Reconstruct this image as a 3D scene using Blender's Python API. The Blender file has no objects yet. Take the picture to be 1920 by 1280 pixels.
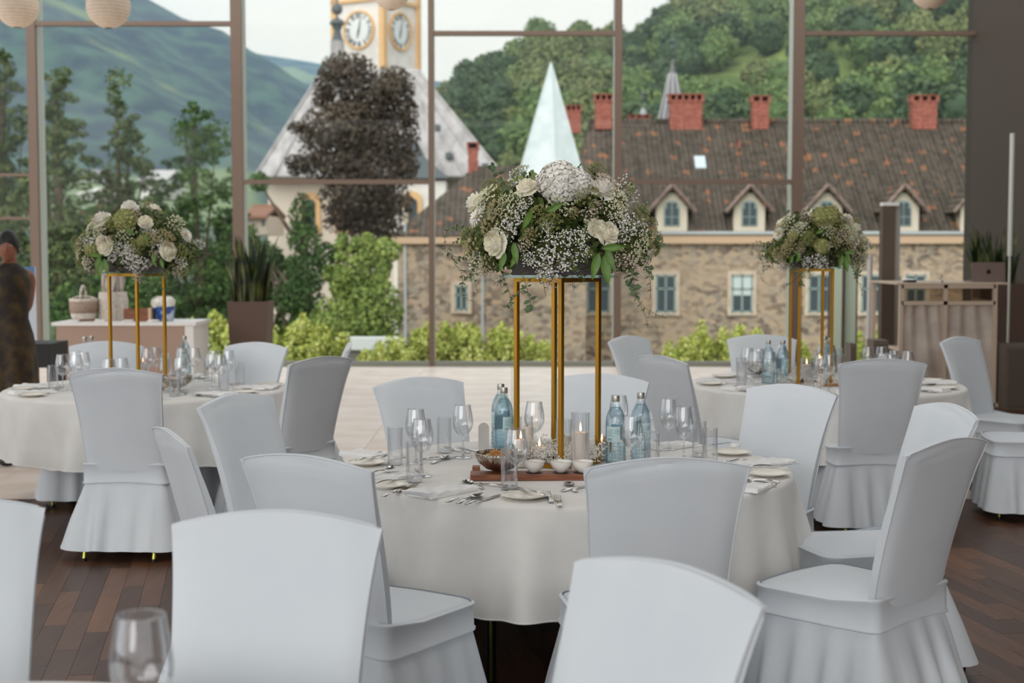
import bpy, bmesh, math, random
import numpy as np
from mathutils import Vector, Matrix, Quaternion

# ---------------------------------------------------------------- camera, world, light, exposure
SC = bpy.context.scene
COL = SC.collection
F = 2660.0                       # focal length in pixels of the 1920 wide frame
H = 1.615
PITCH = math.atan(171.0 / F)
CP, SP = math.cos(PITCH), math.sin(PITCH)

cd = bpy.data.cameras.new('camera')
cam = bpy.data.objects.new('camera', cd)
COL.objects.link(cam)
cd.sensor_width = 36.0
cd.lens = F * 36.0 / 1920.0
cam.location = (0, 0, H)
cam.rotation_euler = (math.pi / 2 - PITCH, 0, 0)
cd.clip_end = 8000
cd.clip_start = 0.05
cd.dof.use_dof = True
cd.dof.focus_distance = 5.45
cd.dof.aperture_fstop = 3.2
SC.camera = cam

SC.view_settings.view_transform = 'Standard'
SC.view_settings.look = 'None'
SC.view_settings.exposure = 0.0
SC.view_settings.gamma = 1.0
SC.view_settings.use_curve_mapping = False

SC.cycles.max_bounces = 8
SC.cycles.diffuse_bounces = 4
SC.cycles.glossy_bounces = 3
SC.cycles.transmission_bounces = 5
SC.cycles.transparent_max_bounces = 24
SC.cycles.volume_bounces = 1
SC.cycles.caustics_reflective = False
SC.cycles.caustics_refractive = False
SC.cycles.sample_clamp_indirect = 6.0
SC.cycles.use_adaptive_sampling = True
SC.cycles.adaptive_threshold = 0.02
SC.cycles.use_denoising = True
SC.cycles.denoiser = 'OPENIMAGEDENOISE'

def srgb(r, g, b):
    def c(v):
        v /= 255.0
        return v / 12.92 if v <= 0.04045 else ((v + 0.055) / 1.055) ** 2.4
    return (c(r), c(g), c(b), 1.0)

W = bpy.data.worlds.new('sky')
SC.world = W
W.use_nodes = True
nt = W.node_tree
nt.nodes.clear()
o_ = nt.nodes.new('ShaderNodeOutputWorld')
b_ = nt.nodes.new('ShaderNodeBackground')
tc = nt.nodes.new('ShaderNodeTexCoord')
mp = nt.nodes.new('ShaderNodeMapping')
mp.inputs['Scale'].default_value = (1.0, 1.0, 3.2)
nz = nt.nodes.new('ShaderNodeTexNoise')
nz.inputs['Scale'].default_value = 3.0
nz.inputs['Detail'].default_value = 6.0
cr = nt.nodes.new('ShaderNodeValToRGB')
cr.color_ramp.elements[0].position = 0.36
cr.color_ramp.elements[0].color = (0.80, 0.84, 0.88, 1)
cr.color_ramp.elements[1].position = 0.62
cr.color_ramp.elements[1].color = (0.93, 0.935, 0.92, 1)
nt.links.new(tc.outputs['Generated'], mp.inputs['Vector'])
nt.links.new(mp.outputs['Vector'], nz.inputs['Vector'])
nt.links.new(nz.outputs['Fac'], cr.inputs['Fac'])
nt.links.new(cr.outputs['Color'], b_.inputs['Color'])
b_.inputs['Strength'].default_value = 1.2
nt.links.new(b_.outputs[0], o_.inputs[0])

# the veiled sun of an overcast day, high behind the camera on the left
sd = bpy.data.lights.new('sun', 'SUN')
sun = bpy.data.objects.new('sun', sd)
COL.objects.link(sun)
sd.energy = 2.3
sd.angle = math.radians(55)
sd.color = (1.0, 0.97, 0.93)
sun.rotation_euler = (math.radians(62), 0, math.radians(-22))
# added fill lights above the frame, there to brighten chairs and tables
for lx_, ly_, le_ in ((-5, -5.6, 100), (-1, -5.6, 100), (3, -5.6, 100), (-3.0, 4.6, 34), (0.9, 4.6, 50), (-3.0, 8.4, 40), (1.8, 8.4, 40), (5.0, 8.6, 26)):
    ld_ = bpy.data.lights.new('fill_light', 'AREA')
    ld_.shape = 'RECTANGLE'
    ld_.size, ld_.size_y = 3.0, 2.4
    ld_.energy = le_
    ld_.color = (1.0, 0.98, 0.95)
    lo_ = bpy.data.objects.new('fill_light', ld_)
    COL.objects.link(lo_)
    lo_.location = (lx_, ly_, 5.62)

# ---------------------------------------------------------------- pixel to world
def ray(px, py):
    a = (px - 960.0) / F
    b = (640.0 - py) / F
    return Vector((a, CP + b * SP, -SP + b * CP))

def P(px, py, z):
    r = ray(px, py)
    t = (z - H) / r.z
    return Vector((r.x * t, r.y * t, z))

def D(px, py, Y):
    r = ray(px, py)
    t = Y / r.y
    return Vector((r.x * t, Y, H + r.z * t))

# ---------------------------------------------------------------- materials
def mat(name, base, rough=0.6, metal=0.0, spec=0.5, sheen=0.0, trans=0.0, ior=1.45, emis=None, estr=0.0, sub=0.0):
    m = bpy.data.materials.new(name)
    m.use_nodes = True
    p = m.node_tree.nodes['Principled BSDF']
    p.inputs['Base Color'].default_value = base
    p.inputs['Roughness'].default_value = rough
    p.inputs['Metallic'].default_value = metal
    p.inputs['Specular IOR Level'].default_value = spec
    p.inputs['Sheen Weight'].default_value = sheen
    p.inputs['Transmission Weight'].default_value = trans
    p.inputs['IOR'].default_value = ior
    if emis:
        p.inputs['Emission Color'].default_value = emis
        p.inputs['Emission Strength'].default_value = estr
    return m

def noise_mix(m, c1, c2, scale=5.0, lo=0.35, hi=0.65, detail=4.0, coords='Object', stretch=None, bump=0.0, bscale=None, rough=0.6):
    """colour variation by noise, and fine relief"""
    n = m.node_tree
    p = n.nodes['Principled BSDF']
    t = n.nodes.new('ShaderNodeTexCoord')
    mpn = n.nodes.new('ShaderNodeMapping')
    if stretch:
        mpn.inputs['Scale'].default_value = stretch
    n.links.new(t.outputs[coords], mpn.inputs['Vector'])
    z = n.nodes.new('ShaderNodeTexNoise')
    z.inputs['Scale'].default_value = scale
    z.inputs['Detail'].default_value = detail
    n.links.new(mpn.outputs[0], z.inputs['Vector'])
    r = n.nodes.new('ShaderNodeValToRGB')
    r.color_ramp.elements[0].position = lo
    r.color_ramp.elements[0].color = c1
    r.color_ramp.elements[1].position = hi
    r.color_ramp.elements[1].color = c2
    n.links.new(z.outputs['Fac'], r.inputs['Fac'])
    n.links.new(r.outputs['Color'], p.inputs['Base Color'])
    if bump:
        bz = n.nodes.new('ShaderNodeTexNoise')
        bz.inputs['Scale'].default_value = bscale or scale * 4
        bz.inputs['Detail'].default_value = 3
        n.links.new(mpn.outputs[0], bz.inputs['Vector'])
        bp = n.nodes.new('ShaderNodeBump')
        bp.inputs['Strength'].default_value = bump
        bp.inputs['Distance'].default_value = 0.01
        n.links.new(bz.outputs['Fac'], bp.inputs['Height'])
        n.links.new(bp.outputs['Normal'], p.inputs['Normal'])
    return r

def nmat(name, c1, c2, **k):
    kw = {a: k.pop(a) for a in ('rough', 'metal', 'spec', 'sheen') if a in k}
    m = mat(name, c1, **kw)
    noise_mix(m, c1, c2, **k)
    return m

def glassy(name, tint, edge, spec_rough=0.02, refl=1.0, cap=0.3):
    """thin clear glass: transparent, tinted towards its grazing edges, with a fresnel reflection"""
    m = bpy.data.materials.new(name)
    m.use_nodes = True
    n = m.node_tree
    n.nodes.clear()
    out = n.nodes.new('ShaderNodeOutputMaterial')
    mix = n.nodes.new('ShaderNodeMixShader')
    tr = n.nodes.new('ShaderNodeBsdfTransparent')
    gl = n.nodes.new('ShaderNodeBsdfGlossy')
    gl.inputs['Roughness'].default_value = spec_rough
    gl.inputs['Color'].default_value = (0.95, 0.97, 1, 1)
    fr = n.nodes.new('ShaderNodeFresnel')
    fr.inputs['IOR'].default_value = 1.45
    ml = n.nodes.new('ShaderNodeMath')
    ml.operation = 'MULTIPLY'
    ml.inputs[1].default_value = refl
    ml.use_clamp = True
    mn = n.nodes.new('ShaderNodeMath')
    mn.operation = 'MINIMUM'
    mn.inputs[1].default_value = cap
    lw = n.nodes.new('ShaderNodeLayerWeight')
    lw.inputs['Blend'].default_value = 0.35
    rp = n.nodes.new('ShaderNodeValToRGB')
    rp.color_ramp.elements[0].position = 0.25
    rp.color_ramp.elements[0].color = tint
    rp.color_ramp.elements[1].position = 0.95
    rp.color_ramp.elements[1].color = edge
    n.links.new(lw.outputs['Facing'], rp.inputs['Fac'])
    n.links.new(rp.outputs['Color'], tr.inputs['Color'])
    n.links.new(fr.outputs[0], ml.inputs[0])
    n.links.new(ml.outputs[0], mn.inputs[0])
    n.links.new(mn.outputs[0], mix.inputs[0])
    n.links.new(tr.outputs[0], mix.inputs[1])
    n.links.new(gl.outputs[0], mix.inputs[2])
    n.links.new(mix.outputs[0], out.inputs[0])
    return m

def attr_mat(name, ramp, rough=0.6, scale=1.0, bump=0.0, spec=0.5, attr='tone', trl=0.0):
    """colour read from a face attribute 'tone' (0..1) through a ramp: pieces differ in their own colour"""
    m = mat(name, ramp[0][1], rough=rough, spec=spec)
    n = m.node_tree
    p = n.nodes['Principled BSDF']
    a = n.nodes.new('ShaderNodeAttribute')
    a.attribute_name = attr
    r = n.nodes.new('ShaderNodeValToRGB')
    while len(r.color_ramp.elements) < len(ramp):
        r.color_ramp.elements.new(0.5)
    for e, (pos, c) in zip(r.color_ramp.elements, ramp):
        e.position = pos
        e.color = c
    n.links.new(a.outputs['Fac'], r.inputs['Fac'])
    n.links.new(r.outputs['Color'], p.inputs['Base Color'])
    return m, r

M = {}
# --- textiles
M['cover'] = nmat('chair_cover_fabric', srgb(214, 221, 228), srgb(221, 227, 232), scale=3.0, rough=0.72, spec=0.25, sheen=0.25, bump=0.06, bscale=420)
M['cloth'] = nmat('linen_tablecloth', srgb(230, 228, 224), srgb(238, 236, 232), scale=6.0, rough=0.85, spec=0.15, sheen=0.15, bump=0.10, bscale=300)
M['napkin'] = nmat('napkin_cloth', srgb(240, 240, 240), srgb(248, 248, 246), scale=8.0, rough=0.8, spec=0.2, bump=0.2, bscale=60)
# --- table ware
M['steel'] = mat('polished_cutlery_steel', srgb(205, 203, 200), rough=0.16, metal=1.0)
M['chrome'] = mat('chrome_leg', srgb(190, 190, 100), rough=0.25, metal=1.0)
M['darkmetal'] = mat('black_painted_steel', srgb(38, 36, 38), rough=0.45, metal=0.6)
M['porcelain'] = mat('cream_porcelain', srgb(238, 232, 220), rough=0.22, spec=0.6)
M['whitebowl'] = mat('white_porcelain', srgb(245, 243, 238), rough=0.2, spec=0.6)
M['silver'] = nmat('aged_silver', srgb(150, 138, 124), srgb(214, 206, 196), scale=30, metal=1.0, rough=0.25)
M['glass'] = glassy('clear_glass', (0.985, 0.985, 0.985, 1), (0.84, 0.85, 0.85, 1), refl=1.8, cap=.34)
M['glassbase'] = glassy('thick_clear_glass', (0.93, 0.93, 0.93, 1), (0.58, 0.59, 0.59, 1), refl=3.5, cap=.5)
M['bottle'] = glassy('bluish_bottle_glass', (0.91, 0.96, 0.975, 1), (0.56, 0.68, 0.72, 1), refl=1.6)
M['bluebottle'] = glassy('deep_blue_bottle_glass', (0.88, 0.94, 0.96, 1), (0.52, 0.64, 0.70, 1), refl=1.6)
M['cap'] = mat('aluminium_bottle_cap', srgb(180, 176, 168), rough=0.35, metal=0.9)
M['label'] = mat('pale_bottle_label', srgb(205, 228, 232), rough=0.5)
M['labelgreen'] = mat('label_green_print', srgb(70, 160, 150), rough=0.5)
M['labelblue'] = mat('label_blue_print', srgb(60, 66, 150), rough=0.5)
M['wax'] = mat('ivory_candle_wax', srgb(240, 228, 216), rough=0.55, spec=0.3)
M['wax'].node_tree.nodes['Principled BSDF'].inputs['Subsurface Weight'].default_value = 0.0
M['wick'] = mat('burnt_wick', srgb(30, 22, 18), rough=0.9)
M['flame'] = mat('candle_flame', srgb(255, 190, 110), rough=0.5, emis=(1.0, 0.55, 0.22, 1), estr=7.0)
M['gold'] = nmat('brushed_gold', srgb(176, 128, 44), srgb(206, 156, 66), scale=9, rough=0.34, metal=1.0, stretch=(1, 1, 0.1))
M['walnut'] = nmat('walnut_board', srgb(112, 66, 44), srgb(150, 92, 62), scale=12, rough=0.5, stretch=(1, 8, 8))
M['crust'] = nmat('bread_crust', srgb(150, 92, 40), srgb(206, 158, 96), scale=30, rough=0.8, bump=0.5, bscale=60)
M['berry'] = mat('red_fruit_spread', srgb(176, 84, 50), rough=0.4)
M['seeds'] = nmat('dried_seeds', srgb(120, 80, 60), srgb(214, 196, 168), scale=90, rough=0.9)
M['card'] = mat('grey_card', srgb(206, 203, 199), rough=0.8)
M['boxdark'] = mat('dark_brown_planter', srgb(52, 36, 32), rough=0.3)
# --- building
M['mullion'] = mat('bronze_aluminium', srgb(104, 86, 74), rough=0.45, metal=0.2)
M['mullionside'] = mat('grey_aluminium', srgb(196, 196, 186), rough=0.5)
M['pane'] = glassy('window_glass', (0.94, 0.965, 0.965, 1), (0.8, 0.86, 0.85, 1), spec_rough=0.0, refl=0.10)
M['ceiling'] = mat('warm_grey_ceiling', srgb(136, 128, 120), rough=0.9)
M['darkwall'] = mat('dark_taupe_wall', srgb(74, 64, 56), rough=0.8)
M['stonefloor'] = nmat('pale_stone_floor', srgb(232, 214, 200), srgb(246, 232, 220), scale=2.2, rough=0.35, detail=8, lo=0.4, hi=0.6, coords='Object')

# ---------------------------------------------------------------- mesh helpers
class MB:
    def __init__(self):
        self.v = []
        self.f = []
        self.t = []        # per face tone
    def add(self, verts, faces, tone=0.5):
        b = len(self.v)
        self.v.extend([tuple(x) for x in verts])
        self.f.extend([tuple(b + i for i in f) for f in faces])
        self.t.extend([tone] * len(faces))
        return self
    def box(self, c, s, rz=0.0, tone=0.5, taper=1.0, rx=0.0, ry=0.0):
        hx, hy, hz = s[0] / 2, s[1] / 2, s[2] / 2
        R = Matrix.Rotation(rz, 3, 'Z') @ Matrix.Rotation(ry, 3, 'Y') @ Matrix.Rotation(rx, 3, 'X')
        vs = []
        for z in (-1, 1):
            k = taper if z > 0 else 1.0
            for x, y in ((-1, -1), (1, -1), (1, 1), (-1, 1)):
                vs.append(Vector(c) + R @ Vector((x * hx * k, y * hy * k, z * hz)))
        self.add(vs, [(3, 2, 1, 0), (4, 5, 6, 7), (0, 1, 5, 4), (1, 2, 6, 5), (2, 3, 7, 6), (3, 0, 4, 7)], tone)
        return self
    def quad(self, a, b, c, d, tone=0.5):
        return self.add([a, b, c, d], [(0, 1, 2, 3)], tone)
    def lathe(self, prof, n=24, c=(0, 0, 0), cap0=True, cap1=True, tone=0.5, sx=1.0, sy=1.0):
        vs, fs = [], []
        for r, z in prof:
            for i in range(n):
                a = 2 * math.pi * i / n
                vs.append((c[0] + r * math.cos(a) * sx, c[1] + r * math.sin(a) * sy, c[2] + z))
        for k in range(len(prof) - 1):
            for i in range(n):
                j = (i + 1) % n
                fs.append((k * n + i, k * n + j, (k + 1) * n + j, (k + 1) * n + i))
        if cap0:
            fs.append(tuple(reversed(range(n))))
        if cap1:
            fs.append(tuple((len(prof) - 1) * n + i for i in range(n)))
        return self.add(vs, fs, tone)
    def tube(self, pts, r, n=8, tone=0.5, cap=True):
        pts = [Vector(p) for p in pts]
        rs = r if isinstance(r, (list, tuple)) else [r] * len(pts)
        vs, fs = [], []
        up = None
        for k, p in enumerate(pts):
            t = (pts[min(k + 1, len(pts) - 1)] - pts[max(k - 1, 0)])
            if t.length < 1e-9:
                t = Vector((0, 0, 1))
            t.normalize()
            if up is None:
                up = Vector((0, 0, 1)) if abs(t.z) < 0.9 else Vector((1, 0, 0))
            a = t.cross(up)
            if a.length < 1e-6:
                a = t.cross(Vector((0, 1, 0)))
            a.normalize()
            b = a.cross(t)
            up = b
            for i in range(n):
                g = 2 * math.pi * i / n
                vs.append(p + (a * math.cos(g) + b * math.sin(g)) * rs[k])
        for k in range(len(pts) - 1):
            for i in range(n):
                j = (i + 1) % n
                fs.append((k * n + i, k * n + j, (k + 1) * n + j, (k + 1) * n + i))
        if cap:
            fs.append(tuple(reversed(range(n))))
            fs.append(tuple((len(pts) - 1) * n + i for i in range(n)))
        return self.add(vs, fs, tone)
    def sphere(self, c, r, nu=12, nv=8, tone=0.5, s=(1, 1, 1), jitter=0.0, rng=None):
        vs, fs = [], []
        for k in range(nv + 1):
            th = math.pi * k / nv
            for i in range(nu):
                a = 2 * math.pi * i / nu
                q = r * (1 + (rng.uniform(-jitter, jitter) if rng else 0))
                vs.append((c[0] + q * math.sin(th) * math.cos(a) * s[0], c[1] + q * math.sin(th) * math.sin(a) * s[1], c[2] + q * math.cos(th) * s[2]))
        for k in range(nv):
            for i in range(nu):
                j = (i + 1) % nu
                if k == 0:
                    fs.append((0 + i, nu + i, nu + j))
                elif k == nv - 1:
                    fs.append((k * nu + i, (k + 1) * nu + i, k * nu + j))
                else:
                    fs.append((k * nu + i, (k + 1) * nu + i, (k + 1) * nu + j, k * nu + j))
        return self.add(vs, fs, tone)
    def octa(self, c, r, tone=0.5):
        x, y, z = c
        return self.add([(x + r, y, z), (x - r, y, z), (x, y + r, z), (x, y - r, z), (x, y, z + r), (x, y, z - r)],
                        [(0, 2, 4), (2, 1, 4), (1, 3, 4), (3, 0, 4), (2, 0, 5), (1, 2, 5), (3, 1, 5), (0, 3, 5)], tone)
    def grid(self, fn, nu, nv, closed_u=False, tone=0.5):
        vs = []
        for j in range(nv + 1):
            for i in range(nu if closed_u else nu + 1):
                vs.append(fn(i / nu, j / nv))
        w = nu if closed_u else nu + 1
        fs = []
        for j in range(nv):
            for i in range(nu):
                i2 = (i + 1) % w if closed_u else i + 1
                fs.append((j * w + i, j * w + i2, (j + 1) * w + i2, (j + 1) * w + i))
        return self.add(vs, fs, tone)
    def leaf(self, c, u, w, L, Wd, bend=0.0, tone=0.5):
        """a leaf from c along u, width direction w"""
        u = Vector(u).normalized()
        w = Vector(w)
        w = (w - u * w.dot(u))
        if w.length < 1e-5:
            w = u.orthogonal()
        w.normalize()
        n = u.cross(w)
        c = Vector(c)
        a = c + u * (L * 0.33) + w * (Wd / 2) + n * bend * L * 0.3
        b = c + u * (L * 0.33) - w * (Wd / 2) + n * bend * L * 0.3
        a2 = c + u * (L * 0.7) + w * (Wd * 0.38)
        b2 = c + u * (L * 0.7) - w * (Wd * 0.38)
        tip = c + u * L - n * bend * L * 0.5
        return self.add([c, a, a2, tip, b2, b], [(0, 1, 2, 3), (0, 3, 4, 5)], tone)
    def mesh(self, name, m, smooth=None):
        me = bpy.data.meshes.new(name)
        me.from_pydata([tuple(v) for v in self.v], [], self.f)
        me.materials.append(m)
        if smooth is not None:
            me.polygons.foreach_set('use_smooth', [True] * len(me.polygons))
            if smooth < 3:
                me.set_sharp_from_angle(angle=smooth)
        if len(set(self.t)) > 1 or self.t and self.t[0] != 0.5:
            at = me.attributes.new('tone', 'FLOAT', 'FACE')
            at.data.foreach_set('value', self.t)
        me.update()
        return me
    def build(self, name, m, parent=None, smooth=None, loc=None, rot=None):
        o = bpy.data.objects.new(name, self.mesh(name, m, smooth))
        COL.objects.link(o)
        if parent is not None:
            o.parent = parent
        if loc is not None:
            o.location = loc
        if rot is not None:
            o.rotation_euler = rot
        return o

def tag(o, label=None, cat=None, group=None, kind=None):
    if label: o['label'] = label
    if cat: o['category'] = cat
    if group: o['group'] = group
    if kind: o['kind'] = kind
    return o

def thing(name, label, cat, loc=(0, 0, 0), rz=0.0, group=None):
    o = bpy.data.objects.new(name, None)
    o.empty_display_size = 0.1
    COL.objects.link(o)
    o.location = loc
    o.rotation_euler = (0, 0, rz)
    return tag(o, label, cat, group)

def put(me, name, parent=None, loc=(0, 0, 0), rot=None, quat=None, scale=None):
    o = bpy.data.objects.new(name, me)
    COL.objects.link(o)
    if parent is not None:
        o.parent = parent
    o.location = loc
    if rot is not None:
        o.rotation_euler = rot
    if quat is not None:
        o.rotation_mode = 'QUATERNION'
        o.rotation_quaternion = quat
    if scale is not None:
        o.scale = (scale,) * 3 if isinstance(scale, (int, float)) else scale
    return o

KIDS = {}
def dup(root, loc, rz=0.0, label=None, group=None, scale=None):
    """copy of a thing with its parts and sub-parts"""
    def cp(o, parent):
        c = o.copy()
        COL.objects.link(c)
        c.parent = parent
        for ch in [x for x in KIDS.get(o.name) or list(o.children)]:
            cp(ch, c)
        return c
    r = cp(root, None)
    r.location = loc
    r.rotation_euler = (0, 0, rz)
    if scale: r.scale = (scale,) * 3
    if label: r['label'] = label
    if group: r['group'] = group
    return r

def struct(o):
    o['kind'] = 'structure'
    return o

PI = math.pi
R = math.radians

# ================================================================ THE SETTING
YW = 19.7                    # the glass facade
ZC = 5.7

# ---- floors: parquet planks in front, pale stone zone behind
rng = random.Random(7)
sub = MB().box((0, 6.0, -0.045), (22, 27.4, 0.03))
floor = struct(sub.build('floor', mat('floor_screed', srgb(44, 28, 20), rough=0.8)))
plank_m, plank_r = attr_mat('parquet_wood', [(0.0, srgb(74, 50, 36)), (0.45, srgb(100, 68, 48)), (0.8, srgb(122, 84, 58)), (1.0, srgb(142, 100, 70))], rough=0.4, spec=0.35)
def wood_grain(m, ramp):
    n = m.node_tree
    p = n.nodes['Principled BSDF']
    t = n.nodes.new('ShaderNodeTexCoord')
    g = n.nodes.new('ShaderNodeNewGeometry')
    mpn = n.nodes.new('ShaderNodeMapping')
    mpn.inputs['Scale'].default_value = (26, 2.5, 26)
    n.links.new(g.outputs['Position'], mpn.inputs['Vector'])
    z = n.nodes.new('ShaderNodeTexNoise')
    z.inputs['Scale'].default_value = 1.0
    z.inputs['Detail'].default_value = 5
    n.links.new(mpn.outputs[0], z.inputs['Vector'])
    mx = n.nodes.new('ShaderNodeMix')
    mx.data_type = 'RGBA'
    mx.blend_type = 'MULTIPLY'
    mx.inputs[0].default_value = 0.55
    r2 = n.nodes.new('ShaderNodeValToRGB')
    r2.color_ramp.elements[0].position = 0.3
    r2.color_ramp.elements[0].color = (0.55, 0.5, 0.45, 1)
    r2.color_ramp.elements[1].position = 0.7
    r2.color_ramp.elements[1].color = (1.15, 1.1, 1.05, 1)
    n.links.new(z.outputs['Fac'], r2.inputs['Fac'])
    n.links.new(ramp.outputs['Color'], mx.inputs[6])
    n.links.new(r2.outputs['Color'], mx.inputs[7])
    n.links.new(mx.outputs[2], p.inputs['Base Color'])
wood_grain(plank_m, plank_r)
PW, PL = 0.095, 0.62
tones = [rng.random() for _ in range(14)]
pm = []
for t_ in tones:
    mb = MB()
    g = 0.0012
    mb.box((0, 0, -0.012), (PW - g, PL - g, 0.024), tone=t_ + 0.001)
    pm.append(mb.mesh('plank', plank_m))
cells = []
nx = int(30 / PW)
for i in range(nx):
    x = -11 + PW * (i + 0.5)
    off = (i * 0.37 + rng.uniform(-0.05, 0.05)) % 1.0 * PL
    y = -4.6 + off - PL
    while y < 19.3:
        yc = y + PL / 2
        y += PL
        wx_, wy_ = x * math.cos(R(11)) - yc * math.sin(R(11)), x * math.sin(R(11)) + yc * math.cos(R(11))
        if wy_ < 1.0 or wy_ > 19.4 or abs(wx_) > 9.8:
            continue
        if wy_ > 9.5 and wx_ < 3.2:
            continue
        cells.append((x, yc))
PA = R(11)
def rotp(c):
    return (c[0] * math.cos(PA) - c[1] * math.sin(PA), c[0] * math.sin(PA) + c[1] * math.cos(PA))
def vis(c):
    x, y = rotp(c)
    if y < 5.0: return 1e9
    px = 960 + x / y * F
    if px < -40 or px > 1960: return 1e9
    if 320 < px < 900 and y < 9.0: return 50 + y      # behind chairs
    if 1040 < px < 1640: return 60 + y
    return y
cells.sort(key=vis)
rest = MB()
for k, (x, y) in enumerate(cells):
    if k < 290:
        a_, b_2 = rotp((x, y))
        put(rng.choice(pm), 'plank', floor, (a_, b_2, rng.uniform(-0.0006, 0.0)), rot=(0, 0, PA))
    elif abs(rotp((x, y))[0]) < 0.46 * rotp((x, y))[1] + 0.8 or rotp((x, y))[1] < 9:
        zz = rng.uniform(-0.0006, 0.0)
        rest.add([(*rotp((x + i_ * (PW / 2 - .0006), y + j_ * (PL / 2 - .0006))), zz) for i_, j_ in ((-1, -1), (1, -1), (1, 1), (-1, 1))], [(0, 1, 2, 3)], rng.choice(tones) + .001)
    else:
        continue
o = rest.build('planks', plank_m, floor)
o['kind'] = 'stuff'
# pale stone slabs of the dance floor in the middle of the hall
x0, x1, y0, y1 = -11.0, 3.6, 9.15, YW
dance = bpy.data.objects.new('floor', None)
COL.objects.link(dance)
struct(dance)
slabm = []
for k in range(4):
    mb = MB()
    mb.box((0, 0, -0.011), (1.196, 1.196, 0.026), tone=k / 3 + 0.01)
    slabm.append(mb.mesh('slab', M['stonefloor']))
yy = y0 + 0.6
while yy < YW + 0.3:
    xx = x1 - 0.6
    while xx > -11:
        put(rng.choice(slabm), 'slab', dance, (xx, yy, 0.0))
        xx -= 1.2
    yy += 1.2

# ---- unseen ceiling; stops short of the facade so the sky brightens the floor
struct(MB().box((-1.0, 2.4, ZC + 0.1), (20, 19.6, 0.2)).build('ceiling', M['ceiling']))
# ---- right wall (dark) and its light strip
wx = 6.35
struct(MB().box((wx + 0.1, 9.0, ZC / 2), (0.2, 22, ZC)).build('wall_right', M['darkwall']))
struct(MB().box((wx + 0.35, YW - 0.1, ZC / 2), (0.6, 0.3, ZC)).build('wall_back', M['darkwall']))
struct(MB().box((6.66, YW - 0.32, 2.8), (0.03, 0.05, 5.6)).build('trim_1', M['mullionside']))

# ---- the glass facade: mullions, transoms, panes
mull = [(-900, .10, .10), (-600, .10, .10), (-305, .12, .12), (66, .125, .25), (447, .15, .25), (809, .075, .22), (1158, .10, .25), (1494, .15, .28), (1837, .20, .30)]
mx_ = []
n_ = 2
for px, w, dp in mull:
    x = D(px, 350, YW).x
    mx_.append((x, w))
    t = bpy.data.objects.new('trim_%d' % n_, None)
    COL.objects.link(t)
    t.location = (x, YW, 0)
    struct(t)
    n_ += 1
    MB().box((0, 0.13, ZC / 2), (w * 0.98, dp + .06, ZC)).build('mullion_body', M['mullionside'], t)
    MB().box((0, -0.03, ZC / 2), (w, 0.07, ZC)).build('mullion_cover', M['mullion'], t)
trans = {2: [(328,), (409,)], 3: [(44,)], 4: [(341,)], 5: [(65,)], 6: [(342,)], 7: [(62,)]}
zA = D(960, 341, YW).z
zB = D(960, 63, YW).z
for k in range(len(mx_) - 1):
    xa = mx_[k][0] + mx_[k][1] / 2
    xb = mx_[k + 1][0] - mx_[k + 1][1] / 2
    wn = bpy.data.objects.new('window_%d' % (k + 1), None)
    COL.objects.link(wn)
    wn.location = ((xa + xb) / 2, YW, 0)
    struct(wn)
    w = xb - xa
    zs = [zA, zB]
    if k == 2: zs = [D(0, 328, YW).z, D(0, 409, YW).z]
    elif k == 3: zs = [D(250, 45, YW).z]
    elif k in (4, 6): zs = [zA]
    elif k in (5, 7): zs = [zB]
    for z in zs:
        MB().box((0, -0.01, z), (w, 0.09, 0.062 if k != 2 else 0.04)).build('transom', M['mullion'], wn)
    edges = sorted([0.09] + [z for z in zs] + [ZC])
    MB().box((0, 0.02, 0.035), (w, 0.16, 0.07)).build('sill', mat('sill_metal', srgb(120, 122, 112), rough=0.5) if 'sill' not in M else M['sill'], wn)
    for a, b in zip(edges[:-1], edges[1:]):
        MB().box((0, 0.05, (a + b) / 2), (w - 0.01, 0.012, b - a - 0.04)).build('glass_pane', M['pane'], wn)

# ================================================================ OUTSIDE
G1 = nmat('lawn_grass', srgb(48, 64, 38), srgb(78, 94, 52), scale=0.3, rough=0.95, coords='Object')
struct(MB().box((0, 23.6, -1.0), (60, 7.5, 0.2)).build('terrace', nmat('terrace_concrete', srgb(150, 146, 138), srgb(176, 172, 164), scale=1.5, rough=0.9)))
def ground_z(x, y):
    return -6.2 + (0 if y < 95 else (y - 95) * 0.03)
mb = MB()
mb.grid(lambda u, v: (-500 + 1200 * u, 27.3 + 700 * v * v, ground_z(0, 27 + 700 * v * v)), 20, 20)
tag(mb.build('ground', G1), kind='structure')

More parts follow.
